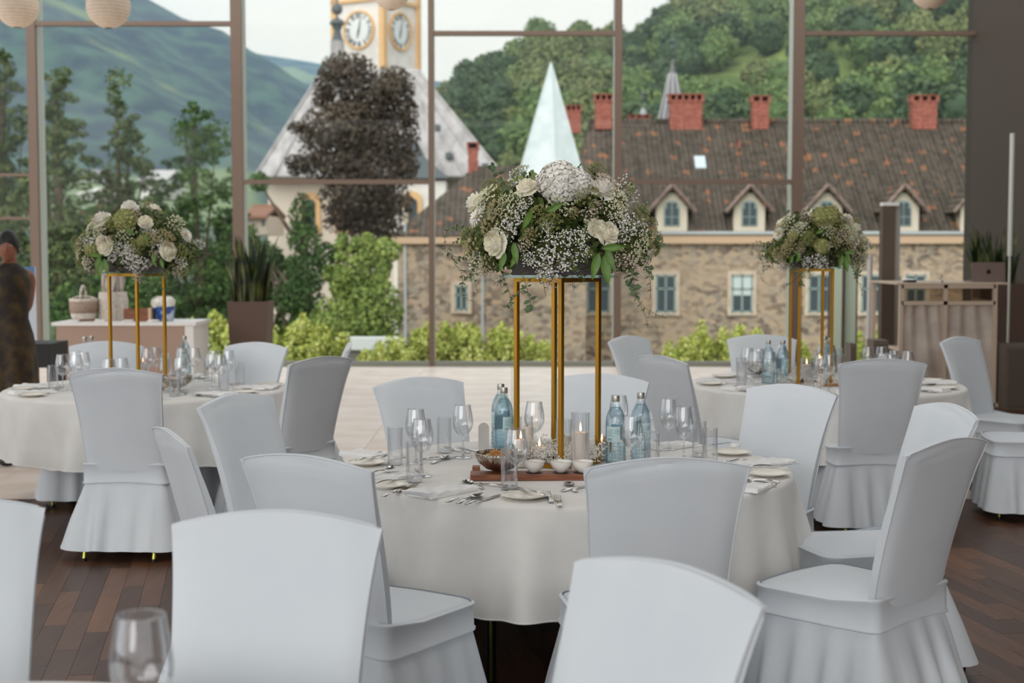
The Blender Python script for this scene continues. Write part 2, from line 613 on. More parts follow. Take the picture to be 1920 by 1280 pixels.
# --- leaf crowns
def crown_mesh(name, m, blobs, n, size, seed, shell=0.55, flat=1.0, droop=0.0, tone_lo=0.0, tone_hi=1.0):
    """leafy crown: n small leaf polygons spread through ellipsoids (cx,cy,cz,rx,ry,rz)"""
    r = np.random.RandomState(seed)
    vol = np.array([b[3] * b[4] * b[5] for b in blobs]) ** (2 / 3)
    idx = r.choice(len(blobs), n, p=vol / vol.sum())
    B = np.array(blobs)[idx]
    d = r.normal(size=(n, 3))
    d /= np.linalg.norm(d, axis=1)[:, None]
    rad = shell + (1 - shell) * r.rand(n) ** 0.7
    c = B[:, :3] + d * rad[:, None] * B[:, 3:6]
    nn = d + r.normal(size=(n, 3)) * 0.7
    nn /= np.linalg.norm(nn, axis=1)[:, None]
    a = np.cross(nn, r.normal(size=(n, 3)))
    a /= np.linalg.norm(a, axis=1)[:, None]
    b = np.cross(nn, a)
    s = size * (0.6 + 0.8 * r.rand(n))[:, None]
    v = np.stack([c - a * s, c - b * s * 0.6 * flat, c + a * s, c + b * s * 0.6 * flat], 1).reshape(-1, 3)
    me = bpy.data.meshes.new(name)
    me.vertices.add(4 * n)
    me.vertices.foreach_set('co', v.astype(np.float32).ravel())
    me.loops.add(4 * n)
    me.loops.foreach_set('vertex_index', np.arange(4 * n, dtype=np.int32))
    me.polygons.add(n)
    me.polygons.foreach_set('loop_start', np.arange(0, 4 * n, 4, dtype=np.int32))
    me.polygons.foreach_set('loop_total', np.full(n, 4, dtype=np.int32))
    me.materials.append(m)
    at = me.attributes.new('tone', 'FLOAT', 'FACE')
    tt = (tone_lo + (tone_hi - tone_lo) * np.clip(r.rand(n) * 0.6 + 0.4 * r.rand(len(blobs))[idx], 0, 1)).astype(np.float32)
    at.data.foreach_set('value', tt)
    me.update()
    me.validate()
    return me

def leafmat(name, dark, mid, light):
    m, r = attr_mat(name, [(0.0, srgb(*dark)), (0.5, srgb(*mid)), (1.0, srgb(*light))], rough=0.7, spec=0.25)
    return m
L = {
 'pine': leafmat('pine_needles', (40, 54, 34), (78, 94, 58), (128, 136, 84)),
 'dark': leafmat('dark_green_leaves', (40, 62, 34), (70, 96, 50), (110, 136, 66)),
 'beech': leafmat('copper_beech_leaves', (50, 46, 38), (82, 70, 60), (122, 108, 90)),
 'mid': leafmat('mid_green_leaves', (84, 104, 52), (128, 144, 74), (170, 178, 100)),
 'shrub': leafmat('yellow_green_leaves', (146, 160, 74), (200, 204, 104), (232, 228, 154)),
 'hill': leafmat('wood_leaves', (76, 98, 58), (108, 130, 78), (140, 156, 98)),
 'hilld': leafmat('deep_wood_leaves', (60, 78, 56), (82, 102, 70), (106, 124, 84)),
 'hillb': leafmat('olive_wood_leaves', (84, 96, 60), (116, 126, 80), (146, 150, 98)),
}
M['bark'] = nmat('tree_bark', srgb(74, 60, 50), srgb(104, 88, 74), scale=4, rough=0.9)

def px_blobs(spec, Y, depth=0.8):
    """(px, py, rx_px, ry_px) circles seen at distance Y -> ellipsoids"""
    k = F / Y
    out = []
    for (px, py, rx, ry) in spec:
        c = D(px, py, Y)
        out.append((c.x, c.y + random.Random(int(px * 7 + py)).uniform(-.3, .3) * rx / k, c.z, rx / k, max(rx / k * depth, 0.3), ry / k))
    return out

def tree(name, label, kind, Y, spec, n, size, seed, base=None, trunk=0.22, group=None, shell=0.5, zb=-6.2, cat='tree'):
    bl = px_blobs(spec, Y)
    bx = base if base is not None else spec[-1][0]
    bp = D(bx, 600, Y)
    root = thing(name, label, cat, (bp.x, Y, zb), group=group)
    me = crown_mesh('foliage', L[kind], [(a - bp.x, b - Y, c - zb, d, e, f) for a, b, c, d, e, f in bl], n, size, seed, shell=shell)
    fo = put(me, 'foliage', root)
    fo['kind'] = 'stuff'
    top = max(b[2] for b in bl) - zb
    MB().tube([(0, 0, 0), (0.1, 0, top * 0.5), (0.0, 0, top * 0.96)], [trunk, trunk * 0.7, trunk * 0.2], 8).build('trunk', M['bark'], root, smooth=4)
    r = random.Random(seed)
    mb = MB()
    for k in range(10):
        b = r.choice(bl)
        z0 = r.uniform(0.3, 0.8) * top
        e = Vector((b[0] - bp.x, b[1] - Y, b[2] - zb))
        z0 = min(z0, e.z)
        mb.tube([(0, 0, z0), ((e.x) * 0.5, e.y * 0.5, (z0 + e.z) / 2), e], [trunk * 0.4, trunk * 0.28, trunk * 0.08], 5)
    mb.build('branches', M['bark'], root, smooth=4)
    return root

def cone_spec(px, top, bot, w, rows, seed, layered=True):
    r = random.Random(seed)
    out = []
    for i in range(rows * 12):
        t = ((i + .5) / (rows * 12)) ** .8
        y = top + (bot - top) * t
        ww = w * (0.10 + 1.1 * t ** .75) / 2 * (1 + .15 * math.sin(t * 30 + seed))
        x = px + r.uniform(-1, 1) * ww
        q = w * r.uniform(.045, .10) * (.6 + .6 * t)
        out.append((x, y, q * 1.35, q * .75))
    for i in range(rows):
        t = (i + .5) / rows
        out.append((px + r.uniform(-.05, .05) * w, top + (bot - top) * t, w * (.03 + .34 * t), (bot - top) / rows * .55))
    return out
def cone_spec_old(px, top, bot, w, rows, seed, layered=True):
    r = random.Random(seed)
    out = []
    for i in range(rows):
        t = (i + 0.5) / rows
        y = top + (bot - top) * t
        ww = w * (0.22 + 0.78 * t ** 0.75) / 2
        out.append((px + r.uniform(-.1, .1) * w, y, ww * r.uniform(.75, 1.1), (bot - top) / rows * 0.62))
        for s in (-1, 1):
            if r.random() < 0.8:
                out.append((px + s * ww * r.uniform(.5, .95), y + r.uniform(0, .5) * (bot - top) / rows, ww * 0.45, (bot - top) / rows * 0.4))
    return out

def round_spec(px, py, rx, ry, n, seed, rr=0.4):
    r = random.Random(seed)
    out = [(px, py, rx * .5, ry * .5)]
    for i in range(n * 4):
        a = r.uniform(0, 2 * PI)
        q = r.uniform(.55, 1.0)
        out.append((px + math.cos(a) * rx * q, py + math.sin(a) * ry * q, rx * .2 * r.uniform(.6, 1.2), ry * .2 * r.uniform(.6, 1.2)))
    for i in range(n):
        a = r.uniform(0, 2 * PI)
        q = r.uniform(.4, .8)
        out.append((px + math.cos(a) * rx * q, py + math.sin(a) * ry * q, rx * rr * r.uniform(.6, 1.1), ry * rr * r.uniform(.6, 1.1)))
    return out

tree('pine', 'dark pine with ragged top at the left edge of the window', 'pine', 46, cone_spec(5, 90, 560, 190, 9, 1), 15000, .06, 1)
tree('pine', 'broad dark pine just right of the first window post', 'pine', 44, cone_spec(104, 130, 590, 220, 10, 2), 18000, .06, 2, trunk=.3)
tree('pine', 'slim pine with a bent tip in front of the far white house', 'pine', 47, [(222, 150, 26, 26), (212, 178, 14, 26)] + cone_spec(228, 185, 580, 200, 10, 3), 15000, .06, 3, base=225)
tree('conifer', 'full dark green conifer left of the thick window post', 'dark', 48, cone_spec(368, 190, 610, 220, 10, 4) + [(410, 260, 30, 40), (345, 250, 28, 36)], 18000, .06, 4, base=368)
tree('copper_beech', 'tall copper beech with dark brown leaves before the church', 'beech', 52,
     [(650, 130, 55, 36), (735, 160, 45, 40), (612, 160, 24, 40), (600, 185, 18, 20), (690, 190, 90, 60), (640, 235, 75, 45), (765, 215, 22, 36), (700, 255, 90, 55), (590, 260, 36, 22), (560, 240, 22, 14), (620, 300, 75, 40), (700, 320, 85, 50), (760, 300, 30, 40), (670, 370, 75, 50), (700, 420, 60, 40), (640, 410, 36, 30), (740, 380, 40, 36), (555, 310, 22, 20)],
     20000, .085, 5, base=680, trunk=.35, shell=.3)
tree('maple', 'light green tree growing beside the corner of the stone castle', 'mid', 40, round_spec(672, 500, 62, 62, 7, 6) + [(720, 470, 36, 26), (650, 600, 70, 50), (700, 580, 60, 60), (700, 640, 55, 40)], 12000, .07, 6, base=690)
tree('birch', 'thin green tree between the thick post and the church', 'dark', 43, [(565, 400, 26, 40), (570, 450, 34, 40), (575, 510, 40, 40), (560, 560, 50, 40), (590, 620, 60, 40), (485, 340, 20, 20), (500, 480, 22, 30), (610, 480, 26, 30)], 7000, .06, 7, base=572)
tree('linden', 'low green treetop behind the snake plant on the left', 'dark', 55, round_spec(520, 540, 60, 80, 8, 8) + [(450, 520, 40, 80), (470, 620, 60, 50)], 7000, .09, 8, base=500)
tree('rhododendron', 'dark bushy undergrowth tree behind the gift counter', 'dark', 38, round_spec(250, 560, 90, 60, 9, 9) + round_spec(150, 590, 60, 60, 6, 10), 9000, .06, 9, base=220)
tree('linden', 'green treetop behind the flower stand of the left table', 'dark', 56, round_spec(300, 450, 60, 80, 8, 11) + [(190, 470, 60, 90)], 7000, .10, 11, base=280)
tree('alder', 'dark tree at the foot of the thick window post', 'pine', 50, round_spec(430, 520, 60, 120, 9, 12), 8000, .08, 12, base=430)

# yellow green shrubs planted on the terrace just outside the glass
def shrub(px, Y, w, top, label, seed, n=2600):
    k = F / Y
    c = D(px, top, Y)
    root = thing('shrub', label, 'shrub', (c.x, Y, -0.9), group='yellow green shrubs outside the glass')
    r = random.Random(seed)
    h = c.z + 0.9
    bl = []
    for i in range(16):
        q = r.uniform(-.6, .6)
        bl.append((q * w / k, r.uniform(-.25, .25), r.uniform(.55, .97 - abs(q) * .28) * h, .12, .14, r.uniform(.14, .22)))
    for i in range(3):
        bl.append(((i - 1) * w / k * .32, 0, h * .42, w / k * .3, .3, h * .42))
    me = crown_mesh('foliage', L['shrub'], bl, n, .034, seed, shell=.15, flat=1.2)
    put(me, 'foliage', root)['kind'] = 'stuff'
    mb = MB()
    for i in range(9):
        b = bl[i]
        mb.tube([(0, 0, 0), (b[0] * .6, b[1] * .6, b[2] * .6), (b[0], b[1], b[2])], .008, 4)
    mb.build('stems', M['bark'], root)
sh = [(392, 22.5, 80, 576, 'tall yellow green shrub right of the gift counter'), (455, 22.9, 90, 588, 'yellow green shrub behind the tall brown planter'),
      (545, 22.3, 100, 580, 'bushy yellow green shrub right of the tall brown planter'), (605, 22.8, 70, 604, 'narrow yellow green shrub left of the white parapet'),
      (728, 21.9, 90, 642, 'low yellow green shrub below the white parapet'), (782, 22.1, 80, 622, 'yellow green shrub directly left of the slim window post'),
      (845, 22.4, 90, 588, 'yellow green shrub directly right of the slim window post'), (915, 22.2, 90, 606, 'yellow green shrub left of the gold stand'),
      (978, 22.5, 80, 618, 'small yellow green shrub behind the gold stand'), (1285, 22.2, 70, 636, 'low yellow green shrub right of the brown faced chair'),
      (1330, 22.6, 80, 612, 'yellow green shrub behind the right table'), (1388, 22.4, 70, 606, 'pointed yellow green shrub behind the right table'),
      (1503, 23.0, 40, 650, 'tiny yellow green shrub behind the right gold stand'), (1640, 22.5, 80, 620, 'yellow green shrub behind the small loudspeaker')]
for i, (px, Y, w, tp, lb) in enumerate(sh):
    shrub(px, Y, w, tp, lb, 100 + i, 1600 + int(w * 34))
# white parapets beyond the shrubs
wr_ = mat('white_render', srgb(226, 226, 224), rough=0.8)
gr_ = mat('grey_plinth_render', srgb(120, 116, 110), rough=0.9)  # plain grey render below the white coping
for (xa, xb, lb) in ((632, 748, 'low white parapet between the terrace shrubs'), (372, 440, 'short white parapet right of the gift counter')):
    a, b = D(xa, 632, 26.2), D(xb, 632, 26.2)
    t = thing('parapet', lb, 'parapet', ((a.x + b.x) / 2, 26.2, -.9))
    w = b.x - a.x
    MB().box((0, 0, (a.z + .9) - .11), (w, .45, .22)).build('coping', wr_, t)
    MB().box((0, .02, (a.z + .9 - .2) / 2), (w - .08, .35, a.z + .9 - .2)).build('plinth', gr_, t)

# ---------------------------------------------------------------- castle
def stone_mat(name, c1, c2, c3, scale=2.2):
    m = mat(name, c1, rough=0.95, spec=0.1)
    n = m.node_tree
    p = n.nodes['Principled BSDF']
    t = n.nodes.new('ShaderNodeTexCoord')
    mpn = n.nodes.new('ShaderNodeMapping')
    mpn.inputs['Scale'].default_value = (scale, scale, scale * 1.5)
    n.links.new(t.outputs['Object'], mpn.inputs['Vector'])
    v = n.nodes.new('ShaderNodeTexVoronoi')
    v.inputs['Scale'].default_value = 1.0
    n.links.new(mpn.outputs[0], v.inputs['Vector'])
    r = n.nodes.new('ShaderNodeValToRGB')
    e = r.color_ramp.elements
    e[0].position = 0.15; e[0].color = c1
    e[1].position = 0.9; e[1].color = c3
    e.new(0.55).color = c2
    sep_ = n.nodes.new('ShaderNodeSeparateColor')
    n.links.new(v.outputs['Color'], sep_.inputs[0])
    n.links.new(sep_.outputs[0], r.inputs['Fac'])
    z = n.nodes.new('ShaderNodeTexNoise')
    z.inputs['Scale'].default_value = 0.5
    z.inputs['Detail'].default_value = 5
    n.links.new(t.outputs['Object'], z.inputs['Vector'])
    mx = n.nodes.new('ShaderNodeMix'); mx.data_type = 'RGBA'
    zm = n.nodes.new('ShaderNodeValToRGB'); zm.color_ramp.elements[0].position = .42; zm.color_ramp.elements[1].position = .62; zm.color_ramp.elements[1].color = (.6, .6, .6, 1)
    n.links.new(z.outputs['Fac'], zm.inputs['Fac'])
    n.links.new(zm.outputs['Color'], mx.inputs[0])
    n.links.new(r.outputs['Color'], mx.inputs[6])
    mx.inputs[7].default_value = c3
    v2 = n.nodes.new('ShaderNodeTexVoronoi'); v2.feature = 'DISTANCE_TO_EDGE'
    n.links.new(mpn.outputs[0], v2.inputs['Vector'])
    bp = n.nodes.new('ShaderNodeBump'); bp.inputs['Distance'].default_value = 0.12; bp.inputs['Strength'].default_value = 0.7
    n.links.new(v2.outputs['Distance'], bp.inputs['Height'])
    n.links.new(bp.outputs[0], p.inputs['Normal'])
    n.links.new(mx.outputs[2], p.inputs['Base Color'])
    return m
M['stone'] = stone_mat('rubble_stone_wall', srgb(134, 118, 106), srgb(184, 170, 154), srgb(212, 184, 156), scale=3.4)
M['render'] = mat('beige_lime_render', srgb(214, 200, 180), rough=0.9)
M['cornice'] = mat('peach_cornice_render', srgb(204, 172, 142), rough=0.9)
M['surround'] = nmat('worn_window_surround', srgb(196, 176, 156), srgb(212, 194, 174), scale=3, rough=.9)
M['winframe'] = mat('grey_green_window_frame', srgb(146, 162, 156), rough=0.6)
M['winglass'] = mat('dark_window_glass', srgb(62, 72, 76), rough=0.12, spec=0.6)
M['blind'] = mat('white_roller_blind', srgb(206, 214, 212), rough=0.8)
M['gutter'] = mat('zinc_gutter', srgb(182, 186, 186), rough=0.5)
M['verge'] = nmat('weathered_barge_board', srgb(120, 98, 90), srgb(160, 138, 126), scale=3, rough=0.85)

def roof_mat(name, base, alt, hot, sx=5.5):
    m = mat(name, base, rough=0.9, spec=0.15)
    n = m.node_tree
    p = n.nodes['Principled BSDF']
    t = n.nodes.new('ShaderNodeTexCoord')
    mpn = n.nodes.new('ShaderNodeMapping')
    mpn.inputs['Scale'].default_value = (3.2, 3.2, 2.4)
    n.links.new(t.outputs['Object'], mpn.inputs['Vector'])
    v = n.nodes.new('ShaderNodeTexVoronoi')
    v.inputs['Scale'].default_value = 1.0
    n.links.new(mpn.outputs[0], v.inputs['Vector'])
    r = n.nodes.new('ShaderNodeValToRGB')
    e = r.color_ramp.elements
    e[0].position = 0.0; e[0].color = base
    e[1].position = 0.78; e[1].color = alt
    a = e.new(0.955); a.color = alt
    a = e.new(0.965); a.color = hot
    sep_ = n.nodes.new('ShaderNodeSeparateColor')
    n.links.new(v.outputs['Color'], sep_.inputs[0])
    n.links.new(sep_.outputs[0], r.inputs['Fac'])
    n.links.new(r.outputs['Color'], p.inputs['Base Color'])
    wv = n.nodes.new('ShaderNodeTexWave')
    wv.bands_direction = 'X'
    wv.inputs['Scale'].default_value = 1.1
    wv.inputs['Distortion'].default_value = .6
    n.links.new(t.outputs['Object'], wv.inputs['Vector'])
    bp = n.nodes.new('ShaderNodeBump'); bp.inputs['Distance'].default_value = .16; bp.inputs['Strength'].default_value = 1.0
    n.links.new(wv.outputs['Fac'], bp.inputs['Height'])
    n.links.new(bp.outputs[0], p.inputs['Normal'])
    return m
M['rooftile'] = roof_mat('old_clay_roof_tiles', srgb(90, 84, 75), srgb(116, 104, 93), srgb(170, 120, 92))
M['slate'] = nmat('pale_grey_slates', srgb(164, 158, 156), srgb(196, 190, 188), scale=1.5, rough=0.7, stretch=(1, 1, .4))
M['darkslate'] = mat('dark_slate', srgb(92, 98, 100), rough=0.6)
M['brickred'] = nmat('red_chimney_brick', srgb(142, 82, 70), srgb(172, 106, 90), scale=5, rough=0.9)
M['flue_fill'] = mat('dark_flue', srgb(48, 34, 32), rough=0.95)

YC = 75.0
kC = F / YC
ch = thing('castle', 'long stone castle wing with brown tiled roof and dormer windows', 'castle', (0, YC, -7))
def C(px, py, Y=YC):
    v = D(px, py, Y)
    return Vector((v.x, v.y - YC, v.z + 7))
def slab(mb, a, b, c, d, th=0.25, tone=0.5):
    """thick quad, thickness away from the camera/down"""
    a, b, c, d = map(Vector, (a, b, c, d))
    n = (b - a).cross(d - a).normalized()
    if n.y > 0 or (abs(n.y) < 1e-3 and n.z < 0): n = -n
    q = [x - n * th for x in (a, b, c, d)]
    return mb.add([a, b, c, d] + q, [(0, 1, 2, 3), (7, 6, 5, 4), (0, 4, 5, 1), (1, 5, 6, 2), (2, 6, 7, 3), (3, 7, 4, 0)], tone)

zE = C(1400, 438).z
xl, xr = C(1075, 438).x, C(2250, 438).x
MB().box(((xl + xr) / 2, 7, (zE - 0.2) / 2 - .4), (xr - xl, 14, zE - 0.2 + .8)).build('wall', M['stone'], ch)
MB().box(((xl + xr) / 2, -0.12, C(0, 449).z), (xr - xl + .3, 0.5, 0.42)).build('cornice', M['cornice'], ch)
MB().tube([(xl - .3, -.42, zE + .02), (xr, -.42, zE + .02)], .10, 8).build('gutter', M['gutter'], ch, smooth=4)
zR = C(1400, 229, YC + 7.5).z
xrl = C(1105, 229, YC + 7.5).x
mb = MB()
slab(mb, (xl - .2, -.4, zE), (xr, -.4, zE), (xr, 7.5, zR), (xrl, 7.5, zR))
slab(mb, (xl - .2, 15, zE), (xr, 15, zE), (xr, 7.5, zR), (xrl, 7.5, zR))
mb.add([(xl - .2, -.4, zE), (xrl, 7.5, zR), (xl - .2, 15, zE)], [(0, 1, 2)])
# ribs of cover tiles running up the slope
mb2 = MB()
nrib = 150
for i in range(nrib):
    x = xl + 2.0 + (xr - xl - 2.2) * i / nrib
    mb2.box((x, 3.55, (zE + zR) / 2 + 0.02), (0.11, 7.9 * 1.30, 0.07), rx=math.atan2(zR - zE, 7.9))
rf = mb.build('roof', M['rooftile'], ch)
t_ = mb2.build('tile_ribs', M['rooftile'], rf); t_['kind'] = 'stuff'
MB().tube([(xrl, 7.5, zR + .05), (xr, 7.5, zR + .05)], .16, 8).build('ridge_tiles', M['rooftile'], rf, smooth=4)

def casement(parent, px, y0, y1, wpx, Y, arch=False, blind=False, surround=True):
    """window of the castle: stone surround, frame with cross bars, dark panes"""
    k = F / Y
    c = C(px, (y0 + y1) / 2, Y)
    w, h = wpx / k, (y1 - y0) / k
    c.y -= 0.02
    if surround:
        mb = MB()
        for sx in (-1, 1):
            mb.box((c.x + sx * (w / 2 + .10), c.y - .03, c.z), (.20, .10, h + .40))
        mb.box((c.x, c.y - .03, c.z + h / 2 + .10), (w, .10, .20))
        mb.box((c.x, c.y - .06, c.z - h / 2 - .07), (w + .4, .18, .14))
        mb.build('window_surround', M['surround'], parent)
    f = MB()
    for sx in (-1, 0, 1):
        f.box((c.x + sx * (w / 2 - .05), c.y - .03, c.z), (.10, .10, h))
    for sz in (-1, .28, 1):
        f.box((c.x, c.y - .03, c.z + sz * (h / 2 - .05)), (w, .10, .09))
    fr = f.build('window', M['winframe'], parent)
    for sx in (-1, 1):
        if blind:
            MB().box((c.x + sx * w / 4, c.y - .015, c.z + h * .22), (w / 2 - .1, .03, h * .52)).build('blind', M['blind'], fr)
        MB().box((c.x + sx * w / 4, c.y, c.z), (w / 2 - .05, .04, h - .05)).build('pane', M['winglass'], fr)
    return fr
for (px, w, bl) in [(1122, 43, 0), (1248, 38, 0), (1391, 40, 1), (1535, 40, 0), (1632, 36, 0), (1716, 38, 0), (1850, 38, 0)]:
    casement(ch, px, 515, 586, w, YC, blind=bool(bl))

def arch_pts(w, h, n=10):
    """outline of a pointed-round arch, base centre at 0"""
    pts = [(-w / 2, 0), (w / 2, 0)]
    for i in range(n + 1):
        a = PI * i / n
        pts.append((w / 2 * math.cos(a), h - w / 2 + w / 2 * math.sin(a)))
    return pts
def prism(mb, pts, c, depth, tone=0.5):
    """extrude x/z outline along y"""
    n = len(pts)
    vs = [(c[0] + x, c[1], c[2] + z) for x, z in pts] + [(c[0] + x, c[1] + depth, c[2] + z) for x, z in pts]
    fs = [tuple(range(n)), tuple(reversed(range(n, 2 * n)))] + [(i, i + n, (i + 1) % n + n, (i + 1) % n) for i in range(n)]
    return mb.add(vs, fs, tone)
for px in (1258, 1403, 1547, 1690, 1826):
    c = C(px, 434)
    wl = MB()
    prism(wl, arch_pts(58 / kC, 72 / kC), (c.x, -.30, c.z), 3.4)
    wall = wl.build('dormer', M['render'], ch)
    f = MB()
    prism(f, arch_pts(30 / kC, 48 / kC), (c.x, -.36, c.z + .28), .10)
    f.build('dormer_window', M['winframe'], wall)
    g = MB()
    for sx in (-1, 1):
        for j, zz in enumerate((.34, .80, 1.22)):
            hh = .40 if j < 2 else .28
            ww = .32 if j < 2 else .22
            g.box((c.x + sx * .19 * (1 if j < 2 else .75), -.38, c.z + zz + hh / 2), (ww, .03, hh))
    g.build('dormer_pane', M['winglass'], wall)
    top = C(px, 347)
    e1, e2 = C(px - 46, 398), C(px + 44, 398)
    rb = MB()
    for e in (e1, e2):
        slab(rb, (top.x, -.75, top.z), (e.x, -.75, e.z), (e.x, 3.4, e.z), (top.x, 5.0, top.z), .14)
    rb.build('dormer_roof', M['rooftile'], wall)
    vb = MB()
    for e in (e1, e2):
        vb.tube([(top.x, -.8, top.z), (e.x, -.8, e.z)], .09, 4)
    vb.build('barge_board', M['verge'], wall)

# lower left wing of the castle
YV = 72.0
xa, xb = C(745, 450, YV).x, C(1092, 450, YV).x
zE2 = C(860, 449, YV).z
yv = YV - YC
MB().box(((xa + xb) / 2, yv + 5, zE2 / 2 - .4), (xb - xa, 10, zE2 + .6)).build('wing_wall', M['stone'], ch)
MB().box(((xa + xb) / 2, yv - .1, zE2), (xb - xa + .5, .5, .42)).build('wing_cornice', M['cornice'], ch)
mb = MB()
tl = C(888, 318, YV + 5)
tr_ = C(1110, 318, YV + 5)
slab(mb, (xa - .3, yv - .4, zE2 + .2), (xb + .6, yv - .4, zE2 + .2), (xb + .6, yv + 5, tl.z), (tl.x, yv + 5, tl.z))
mb.add([(xa - .3, yv - .4, zE2 + .2), (tl.x, yv + 5, tl.z), (xa - .3, yv + 10.4, zE2 + .2)], [(0, 1, 2)])
slab(mb, (xa - .3, yv + 10.4, zE2 + .2), (xb + .6, yv + 10.4, zE2 + .2), (xb + .6, yv + 5, tl.z), (tl.x, yv + 5, tl.z))
wr = mb.build('wing_roof', M['rooftile'], ch)
mb = MB()
for i in range(50):
    x = tl.x + (xb - tl.x) * i / 50
    mb.box((x, yv + 2.3, (zE2 + .2 + tl.z) / 2 + .02), (.10, 5.4 * 1.22, .07), rx=math.atan2(tl.z - zE2 - .2, 5.4))
t_ = mb.build('wing_tile_ribs', M['rooftile'], wr); t_['kind'] = 'stuff'
casement(ch, 865, 535, 582, 24, YV, surround=True)
for px in (760, 905):
    MB().box(tuple(C(px, 560, YV) + Vector((0, -.06, 0))), (.12, .12, 9)).build('downpipe', M['gutter'], ch)
# skylight, vent
c = C(1312, 305, YC + 4.4)
MB().box((c.x, c.y - .15, c.z), (.6, .12, .95), rx=-.75).build('skylight', mat('skylight_glass', srgb(206, 216, 222), rough=.15), ch)
c = C(1386, 276, YC + 5.6)
MB().box((c.x, c.y, c.z), (.22, .22, .75), taper=.6).build('roof_vent', M['brickred'], ch)

def chimney(px, y0, y1, wpx, Y, n_open, label):
    k = F / Y
    b = D(px, y1 + 14, Y)
    w = wpx / k
    h = (y1 + 14 - y0) / k
    t = thing('chimney', label, 'chimney', b)
    # brick courses: alternating slightly proud rings
    st = MB()
    nc = max(6, int(h / .28))
    for i in range(nc):
        z0 = h * .78 * i / nc
        q = w if i % 2 else w - .04
        st.box((0, 0, z0 + h * .78 / nc / 2), (q, .75 - (.04 if i % 2 == 0 else 0), h * .78 / nc - .012))
    st.box((0, 0, h * .39), (w - .07, .68, h * .78))
    st.build('chimney_stack', M['brickred'], t)
    cp = MB()
    cp.box((0, 0, h * .80), (w * 1.1, .85, h * .05))
    cp.box((0, 0, h * .985), (w * 1.14, .88, h * .03))
    m = n_open + 1
    for i in range(m):
        x = -w * .5 + w * i / (m - 1)
        cp.box((x * 1.0, 0, h * .9), (w / m * .42, .8, h * .17))
    cp.build('chimney_cap', M['brickred'], t)
    MB().box((0, .1, h * .89), (w * .9, .5, h * .14)).build('flue', M['flue_fill'], t)  # solid dark block filling the openings of the cap
    return t
chimney(1075, 199, 236, 27, 82, 3, 'red brick chimney right beside the white pyramid roof')
chimney(1131, 178, 229, 32, 82, 3, 'tall red brick chimney just left of the window post in front of the hill')
chimney(1198, 216, 231, 38, 84, 3, 'low red brick chimney before the small grey spire')
chimney(1285, 178, 230, 60, 82.2, 5, 'wide double red brick chimney beside the pointed grey spire')
chimney(1424, 181, 229, 31, 82.2, 2, 'slim red brick chimney left of the grey window post')
chimney(1730, 180, 229, 46, 82.2, 3, 'red brick chimney at the right end of the castle ridge')
chimney(887, 268, 320, 19, 77.2, 1, 'slim red brick chimney before the grey church roof')

# white pyramid spire on its stone turret
YS = 68.5
kS = F / YS
ap = D(1033, 118, YS)
zb = D(1033, 455, YS).z
hw = 95 / kS
cx = D(1012, 455, YS + 2).x
sp = thing('turret', 'stone turret under a tall white metal pyramid roof', 'tower', (ap.x, YS, -7))
pts = [(-hw, .35), (.35, -hw * .6), (hw * 1.02, .25), (.1, hw)]
a = Vector((0, 0, ap.z + 7))
mb = MB()
zz = zb + 7
ring = []
for i in range(4):
    x, y = pts[i]; x2, y2 = pts[(i + 1) % 4]
    ring += [(x, y)]
mb.add([a] + [(x, y, zz) for x, y in ring], [(0, 1, 2), (0, 2, 3), (0, 3, 4), (0, 4, 1), (4, 3, 2, 1)])
M['whitemetal'] = nmat('white_sheet_metal', srgb(206, 216, 216), srgb(228, 234, 234), scale=1.2, rough=0.35)
pr = mb.build('pyramid_roof', M['whitemetal'], sp)
mb = MB()
for i in range(4):
    mb.tube([(ring[i][0], ring[i][1], zz), tuple(a)], .05, 5)
mb.build('roof_seam', M['whitemetal'], pr)
MB().box((.0, .3, (zz) / 2), (hw * 1.35, hw * 1.0, zz)).build('turret_wall', M['stone'], sp)

# two slate spires beyond the ridge
def spire(px, y0, y1, wpx, Y, fin, label):
    k = F / Y
    b = D(px, y1, Y)
    h = (y1 - y0) / k
    t = thing('spire', label, 'spire', b)
    s = MB().lathe([(wpx / k / 2, -3), (wpx / k / 2 * .95, 0), (wpx / k / 2 * .2, h * .78), (.04, h)], 8)
    s.build('spire_roof', M['spireslate'], t)
    MB().tube([(0, 0, h * .96), (0, 0, h + fin / k)], .05, 6).sphere((0, 0, h + fin / k * .6), .16).sphere((0, 0, h + fin / k), .2).build('finial', M['darkslate'], t, smooth=4)
    r = MB()
    for i in range(8):
        g = 2 * PI * i / 8
        q = wpx / k / 2
        r.tube([(q * .95 * math.cos(g), q * .95 * math.sin(g), 0), (q * .2 * math.cos(g), q * .2 * math.sin(g), h * .78)], .07, 4)
    r.build('spire_ribs', mat('spire_lead', srgb(186, 184, 186), rough=.5), t)
M['spireslate'] = mat('spire_slate', srgb(122, 118, 120), rough=.7)
spire(1260, 112, 236, 58, 105, 32, 'pointed grey church spire rising behind the castle roof')
spire(1206, 195, 236, 20, 110, 18, 'small grey spire left of the larger pointed spire')

# ---------------------------------------------------------------- church with clock tower
YT = 121.5
kT = F / YT
ct = thing('church_tower', 'cream and orange church tower with two clock faces', 'tower', (D(718, 60, YT).x, YT, -8))
s = 112.0 / kT
th = R(30.7)
